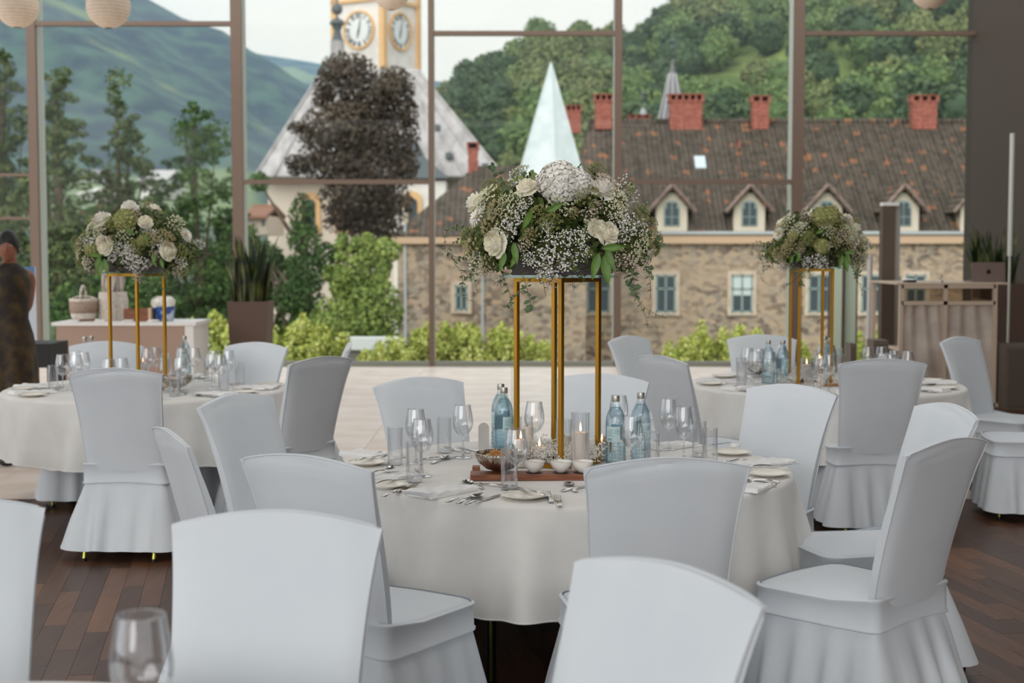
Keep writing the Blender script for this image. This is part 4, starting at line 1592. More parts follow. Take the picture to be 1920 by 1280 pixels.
# ================================================================ TABLES
TH = .745
def cloth_mesh(seed, Rt=.885, drop=.375, nf=15):
    r = random.Random(seed)
    ph = [r.uniform(0, 6.28) for _ in range(8)]
    N = 360
    rows = []
    # flat top rings, rounded edge, hanging rows
    for q in (.25, .5, .75, .93, .985):
        rows.append((Rt * q, 0.0, 0.0, 0))
    for k in range(1, 5):
        a = k / 4 * PI / 2
        rows.append((Rt - .02 + .02 * math.sin(a) + .003, -.02 * (1 - math.cos(a)), 0, 0))
    for k in range(1, 15):
        t = k / 14
        rows.append((Rt + .003, -.02 - (drop - .02) * t, t, 1))
    mb = MB()
    vs, fs = [(0, 0, 0)], []
    for (rad, z, t, hang) in rows:
        for i in range(N):
            a = 2 * PI * i / N
            w = math.sin(nf * a + ph[0] + 1.1 * math.sin(2 * a + ph[1]) + .6 * math.sin(3 * a + ph[2]))
            w2 = math.sin((nf * 2 + 3) * a + ph[3] + math.sin(4 * a + ph[4]))
            am = (.6 + .4 * math.sin(3 * a + ph[5]))
            o_ = hang * (t ** .85) * (.050 + .056 * w * am + .012 * w2)
            wave_z = -.0012 * math.sin(5 * a + rad * 9) if not hang else 0
            hem = (.018 * math.sin(2 * a + ph[6]) + .010 * w) * t * hang
            rr2 = rad + o_
            vs.append((rr2 * math.cos(a), rr2 * math.sin(a), z + wave_z + hem))
    for i in range(N):
        fs.append((0, 1 + i, 1 + (i + 1) % N))
    for k in range(len(rows) - 1):
        for i in range(N):
            j = (i + 1) % N
            fs.append((1 + k * N + i, 1 + (k + 1) * N + i, 1 + (k + 1) * N + j, 1 + k * N + j))
    mb.add(vs, fs)
    # hem: doubled band at the bottom edge
    return mb.mesh('tablecloth', M['cloth'], smooth=4)
def hem_of(me, N=360):
    co = [v.co.copy() for v in me.vertices]
    last = co[-N:]
    pts = last + [last[0]]
    return MB().tube(pts, .0032, 5, cap=False).mesh('hem', M['cloth'], smooth=4)
def round_table(c, seed, label, clabel):
    t = thing('round_table', label, 'table', (c[0], c[1], 0))
    MB().lathe([(.84, TH - .034), (.872, TH - .03), (.872, TH - .008), (.86, TH - .006)], 64).build('tabletop', M['walnut'], t, smooth=R(40))
    MB().lathe([(.62, TH - .10), (.62, TH - .034)], 32).build('apron', M['darkmetal'], t, smooth=R(40))
    lm = MB().tube([(0, 0, .02), (0, 0, TH - .04)], .019, 12).mesh('leg', M['darkmetal'], smooth=R(60))
    fm = MB().lathe([(.022, 0), (.024, .02), (.019, .024)], 12).mesh('foot', M['darkmetal'], smooth=R(60))
    sv = MB().tube([(.0, -.021, .03), (.0, -.021, TH - .06)], .006, 6).mesh('leg_trim', M['chrome'])
    for k in range(4):
        a = R(45 + 90 * k + seed * 13)
        l = put(lm, 'leg', t, (.58 * math.cos(a), .58 * math.sin(a), 0))
        put(fm, 'foot', l)
        put(sv, 'leg_trim', l)
    me = cloth_mesh(seed)
    o = put(me, 'tablecloth', None, (c[0], c[1], TH + .001), rot=(0, 0, seed * .7))
    tag(o, clabel, 'tablecloth')
    put(hem_of(me), 'hem', o)
    return t
round_table(TC, 1, 'round folding table under the cloth in the centre', 'white linen cloth draped over the centre table')
round_table(TL, 2, 'round folding table under the cloth on the left', 'white linen cloth draped over the left table')
round_table(TR, 3, 'round folding table under the cloth on the right', 'white linen cloth draped over the right table')
round_table(TN, 4, 'round table nearest the camera of which an edge shows', 'white linen cloth over the table at the bottom left corner')
ZT = TH + .002

# ================================================================ TABLE WARE
def lathe_shell(prof, n=28):
    """outer profile then inner profile back up -> closed thin wall"""
    return MB().lathe(prof, n, cap0=True, cap1=False)
wine_bowl = MB().lathe([(.004, .088), (.012, .091), (.026, .102), (.038, .122), (.043, .142), (.0435, .158), (.040, .185), (.036, .205), (.0335, .222),
                        (.0325, .2222), (.0350, .205), (.0390, .185), (.0425, .158), (.0420, .142), (.0370, .123), (.025, .104), (.010, .095), (.001, .094)], 32, cap0=False, cap1=True)
wine_stem = MB().lathe([(.035, 0), (.0355, .0015), (.030, .003), (.012, .006), (.0052, .012), (.0036, .03), (.0036, .07), (.0050, .084), (.006, .0885)], 24)
wbm = wine_bowl.mesh('bowl', M['glass'], smooth=R(70))
wsm = wine_stem.mesh('stem', M['glassbase'], smooth=R(60))
rimw = MB()
rimw.tube([(.033 * math.cos(2 * PI * i / 32), .033 * math.sin(2 * PI * i / 32), .2222) for i in range(33)], .0008, 5, cap=False)
rwm = rimw.mesh('rim', M['glassbase'], smooth=4)
tb = MB().lathe([(.0305, .014), (.031, .03), (.031, .150), (.0298, .1505), (.0296, .03), (.028, .0145), (.001, .0145)], 28, cap0=False)
tbm = tb.mesh('glass_wall', M['glass'], smooth=R(50))
tsm = MB().lathe([(.028, 0), (.0305, .002), (.0308, .013), (.029, .0142)], 28).mesh('glass_base', M['glassbase'], smooth=R(40))
rt_ = MB()
rt_.tube([(.0304 * math.cos(2 * PI * i / 28), .0304 * math.sin(2 * PI * i / 28), .1503) for i in range(29)], .0008, 5, cap=False)
rtm = rt_.mesh('rim', M['glassbase'], smooth=4)
def wine_glass(p, label, group=None, sc=1.0):
    t = thing('wine_glass', label, 'wine glass', (p[0], p[1], ZT), group=group)
    t.scale = (sc,) * 3
    put(wsm, 'stem', t)
    b = put(wbm, 'bowl', t)
    put(rwm, 'rim', b)
    return t
def tumbler(p, label, group=None, sc=1.0, hs=1.0):
    t = thing('tumbler', label, 'glass', (p[0], p[1], ZT), group=group)
    t.scale = (sc, sc, sc * hs)
    put(tsm, 'glass_base', t)
    b = put(tbm, 'glass_wall', t)
    put(rtm, 'rim', b)
    return t
def blm(mats, name):
    prof = [(.036, 0), (.0405, .004), (.041, .010), (.041, .075), (.0395, .082), (.0415, .090), (.0415, .165), (.040, .185), (.034, .208), (.024, .228), (.0165, .242), (.0145, .252), (.0145, .268)]
    return MB().lathe(prof, 32, cap1=False).mesh(name, mats, smooth=R(60))
btl = blm(M['bottle'], 'bottle_body')
btlb = blm(M['bluebottle'], 'bottle_body')
water = MB().lathe([(.034, .003), (.0385, .012), (.0385, .165), (.037, .184), (.031, .206), (.022, .225), (.018, .232)], 24).mesh('water', glassy('still_water', (.90, .95, .97, 1), (.55, .68, .73, 1), refl=.6), smooth=R(50))
capm = MB().lathe([(.0158, .256), (.0162, .258), (.0162, .276), (.0150, .281), (.008, .282)], 24).mesh('cap', M['cap'], smooth=R(40))
beads = MB()
for j in range(4):
    for i in range(20):
        a = 2 * PI * i / 20
        beads.sphere((.0405 * math.cos(a), .0405 * math.sin(a), .018 + j * .015), .0042, 5, 4)
beadm = beads.mesh('glass_beads', M['bottle'], smooth=4)
def label_mesh(blue):
    base, pr, bars = MB(), MB(), MB()
    def strip(mb, a0, a1, z0, z1, r=.0419, n=12):
        vs = []
        for i in range(n + 1):
            a = a0 + (a1 - a0) * i / n
            vs += [(r * math.cos(a), r * math.sin(a), z0), (r * math.cos(a), r * math.sin(a), z1)]
        mb.add(vs, [(2 * i, 2 * i + 2, 2 * i + 3, 2 * i + 1) for i in range(n)])
    for a in (0, 180):
        strip(base, R(a - 42), R(a + 42), .096, .158)
        # barcode
        for k in range(9):
            strip(bars, R(a - 32 + k * 3.2), R(a - 32 + k * 3.2 + (1.3 if k % 3 else 2.2)), .101, .111, .0422, 1)
        for k in range(5):
            strip(bars, R(a - 34), R(a + (0 if k % 2 else 8)), .119 + k * .006, .1205 + k * .006, .0422, 6)
        # hand-written wave mark
        for k in range(7):
            g0 = R(a + 12 + k * 4)
            strip(pr, g0, g0 + R(2), .126 + (.012 if k % 2 else 0), .140 + (.008 if k % 2 else 0), .0422, 1)
    return base.mesh('label', M['label']), bars.mesh('label_print', M['labelgreen']), pr.mesh('label_mark', M['labelblue' if blue else 'labelgreen'])
LG, LB = label_mesh(False), label_mesh(True)
def bottle(p, label, rz=0.0, blue=False, deep=False, group=None, sc=1.0):
    t = thing('water_bottle', label, 'bottle', (p[0], p[1], ZT), rz, group)
    t.scale = (sc,) * 3
    b = put(btlb if deep else btl, 'bottle_body', t)
    put(beadm, 'glass_beads', b)
    put(water, 'water', t)
    put(capm, 'cap', t)
    l = LB if blue else LG
    q = put(l[0], 'label', t)
    put(l[1], 'label_print', q)
    put(l[2], 'label_mark', q)
    return t

# cutlery, built lying along +x, on the table
def handle(mb, x0, x1, w0=.0045, w1=.0105):
    n = 10
    vs, fs = [], []
    for i in range(n + 1):
        t = i / n
        x = x0 + (x1 - x0) * t
        w = w0 + (w1 - w0) * t ** 1.6
        if t > .93: w *= .8
        z = .0035 + .004 * math.sin(PI * t)
        vs += [(x, -w, z), (x, w, z), (x, w * .6, z + .0028), (x, -w * .6, z + .0028)]
    for i in range(n):
        a, b = 4 * i, 4 * i + 4
        for k in range(4):
            fs.append((a + k, a + (k + 1) % 4, b + (k + 1) % 4, b + k))
    fs += [(3, 2, 1, 0), (4 * n, 4 * n + 1, 4 * n + 2, 4 * n + 3)]
    mb.add(vs, fs)
def make_fork():
    hb = MB(); handle(hb, -.02, -.125)
    tb_ = MB()
    # shoulders
    tb_.grid(lambda u, v: (-.02 + .035 * u, (v - .5) * (.008 + .017 * min(1, u * 1.6)), .004 + .003 * math.sin(PI * u) - .003 * (1 - abs(2 * v - 1)) * u), 6, 6)
    tb_.grid(lambda u, v: (-.02 + .035 * u, (.5 - v) * (.008 + .017 * min(1, u * 1.6)), .0055 + .003 * math.sin(PI * u) - .003 * (1 - abs(2 * v - 1)) * u), 6, 6)
    for k in range(4):
        y = -.0108 + .0072 * k
        vs = []
        for i in range(7):
            t = i / 6
            x = .014 + .048 * t
            z = .0045 - .002 * math.sin(PI * t * .8) + .007 * t * t
            w = .0019 * (1 - .55 * t)
            vs += [(x, y - w, z), (x, y + w, z), (x, y, z + .002)]
        fs = []
        for i in range(6):
            a, b = 3 * i, 3 * i + 3
            for q in range(3):
                fs.append((a + q, a + (q + 1) % 3, b + (q + 1) % 3, b + q))
        tb_.add(vs, fs)
    return hb.mesh('handle', M['steel'], smooth=R(40)), tb_.mesh('tines', M['steel'], smooth=R(50))
def make_spoon():
    hb = MB(); handle(hb, -.02, -.125)
    sb = MB()
    def f(s):
        def g(u, v):
            a = u * 2 * PI
            q = v
            x = .018 + .036 * q * math.cos(a)
            y = (.0205 + .003 * math.cos(a)) * q * math.sin(a)
            z = .0015 + .0085 * q * q + s
            if x < -.012: z += .0
            return (x, y, z)
        return g
    sb.grid(f(0), 24, 6, closed_u=True)
    sb.grid(lambda u, v: f(.0012)(1 - u, v), 24, 6, closed_u=True)
    return hb.mesh('handle', M['steel'], smooth=R(40)), sb.mesh('spoon_bowl', M['steel'], smooth=4)
def make_knife():
    hb = MB(); handle(hb, -.01, -.115, .006, .0095)
    kb = MB()
    pts = [(-.012, -.006), (.02, -.0085), (.08, -.0085), (.108, -.004), (.118, .003), (.112, .0065), (.0, .0065), (-.012, .005)]
    n = len(pts)
    kb.add([(x, y, .004) for x, y in pts] + [(x, y, .0056) for x, y in pts], [tuple(reversed(range(n))), tuple(range(n, 2 * n))] + [(i, (i + 1) % n, (i + 1) % n + n, i + n) for i in range(n)])
    return hb.mesh('handle', M['steel'], smooth=R(40)), kb.mesh('blade', M['steel'])
FORK, SPOON, KNIFE = make_fork(), make_spoon(), make_knife()
def cutlery(kind, p, ang, label, group=None, sc=1.0, z=ZT):
    me = {'fork': FORK, 'spoon': SPOON, 'knife': KNIFE}[kind]
    t = thing(kind, label, kind, (p[0], p[1], z), ang, group)
    t.scale = (sc,) * 3
    put(me[0], 'handle', t)
    put(me[1], {'fork': 'tines', 'spoon': 'spoon_bowl', 'knife': 'blade'}[kind], t)
    return t
platem = MB().lathe([(.040, 0), (.044, .001), (.062, .008), (.083, .0145), (.0845, .0155), (.083, .0165), (.060, .0105), (.045, .0050), (.001, .0045)], 40, cap1=True).mesh('plate', M['porcelain'], smooth=R(50))
prim = MB()
prim.tube([(.0725 * math.cos(2 * PI * i / 40), .0725 * math.sin(2 * PI * i / 40), .0142) for i in range(41)], .0012, 4, cap=False)
primm = prim.mesh('plate_rim', M['porcelain'], smooth=4)
def plate(p, label, group=None, sc=1.0):
    t = put(platem, 'side_plate', None, (p[0], p[1], ZT), scale=sc)
    tag(t, label, 'plate', group)
    put(primm, 'plate_rim', t)
    return t
def napkin_mesh(seed, Ln=.26, Wn=.115):
    r = random.Random(seed)
    mb = MB()
    # spiral-folded cloth: layered cross section swept along x, soft creases
    prof = []
    for i in range(13):
        a = PI * i / 12
        prof.append((Wn / 2 + .010 * math.sin(a), .011 + .010 * math.cos(a)))
    top = [(Wn / 2 * (1 - 2 * t), .021 + .002 * math.sin(9 * t)) for t in [k / 8 for k in range(1, 8)]]
    left = [(-Wn / 2 - .006 * math.sin(PI * i / 6), .011 + .0105 * math.cos(PI * i / 6)) for i in range(7)]
    loop = top[:0]
    loop = list(reversed(prof)) + top + left
    n = len(loop)
    nx = 26
    ph = [r.uniform(0, 6) for _ in range(5)]
    def f(u, v):
        i = int(round(u * n)) % n
        y, z = loop[i]
        x = (v - .5) * Ln
        q = 1 - .10 * v + .05 * math.sin(3 * v + ph[0])
        z = z * (1 - .35 * v) + .0020 * math.sin(12 * v + i * .5 + ph[1]) + (.002 * math.sin(25 * v + i + ph[2]))
        y = y * q + .006 * math.sin(4 * v + ph[3]) + .0015 * math.sin(18 * v + i + ph[4])
        x += .010 * math.sin(i / n * 2 * PI + ph[2]) * (1 if v > .5 else -1)
        return (x, y, max(z, .0005))
    mb.grid(f, n, nx, closed_u=True)
    me = mb
    me.f.append(tuple(reversed(range(n))))
    me.f.append(tuple(range(nx * n, nx * n + n)))
    me.t = [.5] * len(me.f)
    # loose second layer below, slightly turned
    me.box((.004, -.004, .003), (Ln * .98, Wn * 1.06, .005), rz=.05)
    return me.mesh('napkin', M['napkin'], smooth=R(60))
NAPS = [napkin_mesh(s) for s in (1, 2, 3)]
def napkin(p, ang, label, group=None, sc=1.0, v=0):
    t = put(NAPS[v], 'napkin', None, (p[0], p[1], ZT), rot=(0, 0, ang), scale=sc)
    return tag(t, label, 'napkin', group)

# ================================================================ FLOWERS
M['petal'] = nmat('white_hydrangea_petal', srgb(242, 238, 228), srgb(252, 250, 244), scale=40, rough=.7)
M['creampetal'] = nmat('cream_rose_petal', srgb(248, 242, 218), srgb(253, 249, 238), scale=25, rough=.6)
M['yellow'] = mat('yellow_flower_heart', srgb(226, 190, 60), rough=.7)
M['gyp'] = mat('white_tiny_blossoms', srgb(248, 245, 238), rough=.7)
M['pinkgyp'] = mat('pinkish_tiny_blossoms', srgb(222, 204, 190), rough=.7)
M['ammi'] = mat('greenish_white_blossoms', srgb(234, 234, 200), rough=.7)
M['beige'] = nmat('faded_beige_blossoms', srgb(168, 156, 112), srgb(206, 194, 152), scale=40, rough=.8)
M['greenball'] = nmat('lime_green_blossoms', srgb(126, 130, 74), srgb(178, 178, 118), scale=40, rough=.8)
M['leafg'] = nmat('glossy_green_leaf', srgb(74, 110, 36), srgb(112, 146, 56), scale=14, rough=.4)
M['leafe'] = nmat('grey_green_round_leaf', srgb(92, 112, 82), srgb(124, 144, 108), scale=14, rough=.6)
M['leafd'] = attr_mat('dark_foliage', [(0.0, srgb(48, 64, 30)), (.5, srgb(84, 102, 48)), (1.0, srgb(138, 150, 80))], rough=.6)[0]
M['stem'] = mat('green_flower_stem', srgb(96, 98, 56), rough=.7)
L['flowerfill'] = M['leafd']

def fl_hydrangea(m, seed, r=.085, n=95):
    g = random.Random(seed)
    mb = MB()
    mb.sphere((0, 0, 0), r * .86, 14, 10)
    for i in range(n):
        z = 1 - 1.75 * (i + .5) / n
        a = i * 2.39996
        q = math.sqrt(max(0, 1 - z * z))
        d = Vector((q * math.cos(a), q * math.sin(a), z))
        c = d * r * g.uniform(.92, 1.06)
        u = d.orthogonal().normalized()
        u.rotate(Quaternion(d, g.uniform(0, 6)))
        w = d.cross(u)
        s = r * .34 * g.uniform(.8, 1.15)
        for k in range(4):
            t1 = u * math.cos(k * PI / 2) + w * math.sin(k * PI / 2)
            t2 = u * math.cos(k * PI / 2 + PI / 2) + w * math.sin(k * PI / 2 + PI / 2)
            mb.add([c, c + t1 * s * .75 - t2 * s * .35 + d * s * .2, c + t1 * s * 1.1 + d * s * g.uniform(-.1, .4), c + t1 * s * .75 + t2 * s * .5 + d * s * .15], [(0, 1, 2, 3)])
    return mb.mesh('hydrangea', m)
def fl_rose(m, seed, r=.046):
    g = random.Random(seed)
    mb = MB()
    for L_, (n, rad, hgt, op) in enumerate([(4, .30, 1.25, .05), (5, .52, 1.2, .12), (5, .74, 1.05, .28), (6, .92, .8, .55), (6, 1.02, .5, .9)]):
        for k in range(n):
            a0 = 2 * PI * k / n + L_ * .7 + g.uniform(-.15, .15)
            sp = 2 * PI / n * .85
            def f(u, v, a0=a0, sp=sp, rad=rad, hgt=hgt, op=op):
                a = a0 + (u - .5) * sp * (1.0 + .3 * v)
                q = r * rad * (.25 + .75 * math.sin(v * PI / 2) ** .8) + r * op * v * v * .35
                q *= 1 - .12 * (2 * u - 1) ** 2 * v
                z = r * (-.5 + hgt * v) - r * .25 * (2 * u - 1) ** 2 * v - r * op * .3 * v ** 3
                return (q * math.cos(a), q * math.sin(a), z)
            mb.grid(f, 5, 5)
    mb.sphere((0, 0, -r * .25), r * .62, 10, 8)
    return mb.mesh('rose', m, smooth=4)
def fl_dahlia(m, r=.04):
    mb = MB()
    for ring, (n, ln, el) in enumerate([(16, 1.0, .15), (14, .88, .45), (11, .66, .85)]):
        for k in range(n):
            a = 2 * PI * k / n + ring * .2
            d = Vector((math.cos(a) * math.cos(el), math.sin(a) * math.cos(el), math.sin(el)))
            w = Vector((-math.sin(a), math.cos(a), 0))
            mb.leaf(d * r * .15, d, w, r * ln, r * .30, .3)
    return mb.mesh('dahlia', m)
def fl_umbel(m, seed, r=.055, n=26, tiny=9, dome=.45):
    """flat dome of small blossom clusters on fine stalks"""
    g = random.Random(seed)
    mb = MB()
    for i in range(n):
        q = math.sqrt((i + .5) / n) * r
        a = i * 2.39996
        c = Vector((q * math.cos(a), q * math.sin(a), dome * r * (1 - (q / r) ** 2)))
        for k in range(tiny):
            o = Vector((g.gauss(0, 1), g.gauss(0, 1), abs(g.gauss(0, .5)))) * r * .085
            mb.octa(c + o, r * g.uniform(.035, .06))
    return mb.mesh('umbel', m)
def umbel_stalks(r=.055, n=26, dome=.45):
    mb = MB()
    for i in range(n):
        q = math.sqrt((i + .5) / n) * r
        a = i * 2.39996
        c = Vector((q * math.cos(a), q * math.sin(a), dome * r * (1 - (q / r) ** 2)))
        mb.tube([(0, 0, -r * .8), c], .0008, 3, cap=False)
    mb.tube([(0, 0, -r * 2.2), (0, 0, -r * .8)], .002, 4)
    return mb.mesh('stalks', M['stem'])
def fl_gyp(m, seed, r=.05, n=70, sz=.0042):
    g = random.Random(seed)
    mb = MB()
    for i in range(n):
        d = Vector((g.gauss(0, 1), g.gauss(0, 1), g.gauss(0, 1))).normalized() * r * g.uniform(.35, 1.05)
        s = sz * g.uniform(.6, 1.25)
        mb.sphere(d, s, 5, 3)
    return mb.mesh('baby_breath', m)
def gyp_stalks(seed, r=.05, n=22):
    g = random.Random(seed)
    mb = MB()
    for i in range(n):
        d = Vector((g.gauss(0, 1), g.gauss(0, 1), abs(g.gauss(0, 1)))).normalized() * r * .9
        mb.tube([(0, 0, -r), d * .3, d], .0006, 3, cap=False)
    return mb.mesh('stalks', M['stem'])
def leafy(m, L_=.11, W_=.034):
    mb = MB()
    def f(u, v):
        w = W_ / 2 * math.sin(PI * min(1, v * 1.0) ** .8) ** .9
        x = (2 * u - 1) * w
        return (x, v * L_, -abs(2 * u - 1) ** 1.5 * -.004 - .018 * v * v)
    mb.grid(f, 4, 10)
    return mb.mesh('leaf', m, smooth=4)
SPK = {}
FM = {
 'hyd': [fl_hydrangea(M['petal'], 1)], 'hydg': [fl_hydrangea(M['greenball'], 2, .06, 110)],
 'rose': [fl_rose(M['creampetal'], 1), fl_rose(M['creampetal'], 2)], 'peony': [fl_rose(M['petal'], 3, .05)],
 'dah': [fl_dahlia(M['petal'])],
 'ammi': [fl_umbel(M['ammi'], 1), fl_umbel(M['ammi'], 2)], 'pink': [fl_umbel(M['pinkgyp'], 3, tiny=8)],
 'beige': [fl_umbel(M['beige'], 4, tiny=12, dome=.8), fl_umbel(M['beige'], 5, tiny=12, dome=1.0)],
 'green': [fl_umbel(M['greenball'], 6, tiny=12, dome=.9)],
 'gyp': [fl_gyp(M['gyp'], 1), fl_gyp(M['gyp'], 2), fl_gyp(M['gyp'], 3)], 'gypp': [fl_gyp(M['pinkgyp'], 4)],
}
NAMEOF = {'hyd': 'hydrangea', 'hydg': 'green_hydrangea', 'rose': 'rose', 'peony': 'peony', 'dah': 'dahlia', 'ammi': 'lace_flower', 'pink': 'lace_flower', 'beige': 'lace_flower', 'green': 'green_umbel', 'gyp': 'baby_breath', 'gypp': 'baby_breath'}
RAD = {'hyd': .085, 'hydg': .06, 'rose': .046, 'peony': .05, 'dah': .04, 'ammi': .055, 'pink': .055, 'beige': .055, 'green': .055, 'gyp': .05, 'gypp': .05}
ustalk = umbel_stalks()
gstalk = gyp_stalks(9)
hydheart = MB().sphere((0, 0, 0.004), .009, 8, 6).mesh('flower_heart', M['yellow'], smooth=4)
leafm = leafy(M['leafg'])
smallleaf = MB()
def vine_mesh(pts, seed, m, lf=.013, gap=.022, round_=True):
    """trailing stem with pairs of small leaves through given local points"""
    g = random.Random(seed)
    st, lv = MB(), MB()
    P_ = [Vector(p) for p in pts]
    # smooth
    fine = []
    for i in range(len(P_) - 1):
        p0 = P_[max(i - 1, 0)]; p1 = P_[i]; p2 = P_[i + 1]; p3 = P_[min(i + 2, len(P_) - 1)]
        for k in range(6):
            t = k / 6
            fine.append(.5 * ((2 * p1) + (p2 - p0) * t + (2 * p0 - 5 * p1 + 4 * p2 - p3) * t * t + (3 * p1 - p0 - 3 * p2 + p3) * t ** 3))
    fine.append(P_[-1])
    st.tube(fine, .0011, 4)
    acc = 0
    for a, b in zip(fine[:-1], fine[1:]):
        acc += (b - a).length
        if acc > gap:
            acc = 0
            t = (b - a).normalized()
            for s in (-1, 1):
                side = t.orthogonal().normalized()
                side.rotate(Quaternion(t, g.uniform(0, 6.28)))
                u = (side * s + t * g.uniform(-.1, .5)).normalized()
                lv.leaf(a, u, t.cross(u) + Vector((g.uniform(-.4, .4), g.uniform(-.4, .4), g.uniform(-.4, .4))), lf * g.uniform(1.1, 1.8), lf * (1.0 if round_ else .6) * g.uniform(.8, 1.2), g.uniform(-.3, .3))
    return st.mesh('stem', M['stem']), lv.mesh('vine_leaves', m)

LAY = [  # px, py, kind, radius px on the centre arrangement
 (1036, 345, 'hyd', 36), (1012, 340, 'peony', 20), (1064, 348, 'hyd', 26), (1040, 322, 'peony', 20),
 (905, 374, 'ammi', 30), (948, 385, 'ammi', 27), (1010, 350, 'pink', 25), (1037, 384, 'ammi', 27), (1116, 345, 'pink', 24),
 (975, 352, 'rose', 17), (1112, 354, 'peony', 22), (888, 406, 'dah', 20), (917, 453, 'rose', 22), (1122, 434, 'rose', 20), (1102, 426, 'rose', 14),
 (928, 396, 'beige', 24), (912, 426, 'beige', 22), (880, 466, 'beige', 24), (908, 492, 'beige', 20), (1085, 372, 'green', 24), (1062, 365, 'green', 20), (1000, 405, 'green', 22), (1020, 418, 'green', 20),
 (985, 440, 'beige', 16), (1058, 400, 'beige', 12), (1140, 375, 'ammi', 24), (1130, 395, 'ammi', 24), (1160, 360, 'green', 12), (1088, 405, 'gypp', 18), (1100, 388, 'gypp', 14), (1180, 400, 'green', 20), (1092, 425, 'ammi', 16),
 (950, 412, 'gyp', 22), (962, 398, 'gyp', 16), (940, 432, 'gyp', 22), (975, 378, 'gyp', 16), (1018, 452, 'gyp', 22), (1045, 444, 'gyp', 20), (1068, 442, 'gyp', 20), (1000, 482, 'gyp', 24), (1025, 492, 'gyp', 26), (1048, 484, 'gyp', 22), (1005, 505, 'gyp', 20), (1016, 522, 'gypp', 18),
 (970, 460, 'gypp', 16), (978, 482, 'gyp', 15), (884, 488, 'gyp', 20), (900, 505, 'gypp', 16), (1140, 412, 'gyp', 22), (1160, 420, 'gyp', 22), (1182, 428, 'gyp', 20), (1150, 440, 'gyp', 18), (1185, 450, 'ammi', 20), (1168, 470, 'ammi', 22), (1146, 480, 'gypp', 20), (1160, 492, 'gypp', 20), (1180, 490, 'gypp', 18), (1130, 498, 'gypp', 14), (928, 522, 'gypp', 14), (1200, 420, 'green', 16), (1195, 440, 'beige', 16), (870, 440, 'green', 16), (1010, 425, 'gyp', 14), (1076, 470, 'gyp', 16),
]
def arrangement(base, seed, label, s=1.0, mirror=1, rich=1.0, lift=0.0, vines=True):
    """base = centre of the glass plate on the stand"""
    g = random.Random(seed)
    t = thing('flower_arrangement', label, 'flowers', base)
    MB().box((0, 0, .068 * s), (.37 * s, .22 * s, .13 * s)).build('planter', M['boxdark'], t)
    kk = 462.0
    lay = list(LAY)
    def loc(px, py, extra=0.0):
        dx = (px - 1035) / kk * mirror
        dz = (513 - py) / kk
        q = 1 - (dx / .42) ** 2 - ((dz - .14) / .36) ** 2
        dy = -.30 * math.sqrt(max(q, .0)) - extra
        return Vector((dx, dy, dz)) * s
    def place(v, kind, rad):
        d = (v - Vector((0, 0, .12 * s))).normalized()
        d = (d + Vector((g.uniform(-.15, .15), g.uniform(-.15, .15), g.uniform(-.1, .2)))).normalized()
        q = d.to_track_quat('Z', 'Y')
        sc_ = rad / kk * s / RAD[kind]
        o = put(g.choice(FM[kind]), NAMEOF[kind], t, v, quat=q, scale=sc_)
        if kind in ('ammi', 'pink', 'beige', 'green'): put(ustalk, 'stalks', o)
        if kind in ('gyp', 'gypp'): put(gstalk, 'stalks', o)
        if kind == 'dah': put(hydheart, 'flower_heart', o)
        return o
    for (px, py, kind, rad) in lay:
        if rich < 1 and g.random() > rich: continue
        if seed > 1:
            px += g.uniform(-22, 22); py += g.uniform(-14, 14)
            if kind in ('beige', 'gypp') and g.random() < .3: kind = 'green'
            rad *= 1.12
            if kind == 'hyd' and rad > 36: kind = 'hydg' if seed == 3 else 'hyd'; rad *= .8
            if kind == 'hyd' and rad < 32: kind = 'hydg'; rad *= 1.15
            if kind == 'gyp' and py < 470 and g.random() < (.6 if seed == 3 else .35): kind = g.choice(['beige', 'beige', 'hydg', 'green'])
            if kind == 'rose' and seed == 3: kind = 'beige'
        place(loc(px, py), kind, rad)
    # the far side
    for k in range(26 if rich == 1 else 14):
        a = g.uniform(0.1, PI - .1)
        e = g.uniform(.05, 1.2)
        v = Vector((.40 * math.cos(a) * math.cos(e), .30 * math.sin(a) * math.cos(e), .12 + .33 * math.sin(e))) * s
        place(v, g.choice(['gyp', 'green', 'beige', 'ammi', 'gyp', 'rose', 'hydg']), g.uniform(18, 26))
    # dark green filling between the blossoms
    bl = [(0, 0, .19 * s, .31 * s, .24 * s, .21 * s), (0, 0, .27 * s, .26 * s, .22 * s, .17 * s), (-.08 * s, -.12 * s, .26 * s, .16 * s, .12 * s, .12 * s), (.1 * s, -.12 * s, .26 * s, .16 * s, .12 * s, .12 * s), (0.10 * s, 0, .13 * s, .24 * s, .22 * s, .13 * s), (-.16 * s, 0, .13 * s, .20 * s, .2 * s, .13 * s), (.2 * s, 0, .12 * s, .17 * s, .18 * s, .12 * s), (-.27 * s, 0, .12 * s, .12 * s, .14 * s, .10 * s), (.29 * s, 0, .12 * s, .12 * s, .14 * s, .10 * s)]
    f_ = put(crown_mesh('foliage', M['leafd'], bl, 6500, .017 * s, seed + 70, shell=.35, flat=1.1), 'foliage', t)
    f_['kind'] = 'stuff'
    # glossy leaves
    def big(px, py, dxp, dyp, sc_=1.0):
        v = loc(px, py, .03)
        d = Vector((dxp * mirror, -.25, -dyp)).normalized()
        x = d.cross(Vector((0, -1, 0))).normalized()
        n = x.cross(d)
        mtx = Matrix((x, d, n)).transposed()
        put(leafm, 'leaf', t, v, quat=mtx.to_quaternion(), scale=sc_ * s)
    big(1103, 470, -.25, 1); big(1112, 474, .15, 1, 1.1); big(1116, 462, .35, 1, .9); big(1108, 462, 1, -.05, .85)
    big(952, 452, .15, .9, .8); big(938, 470, -.3, .9, .7); big(1010, 398, .8, -.4, .7); big(985, 395, -.3, .6, .8); big(960, 470, -.5, 1, .6)
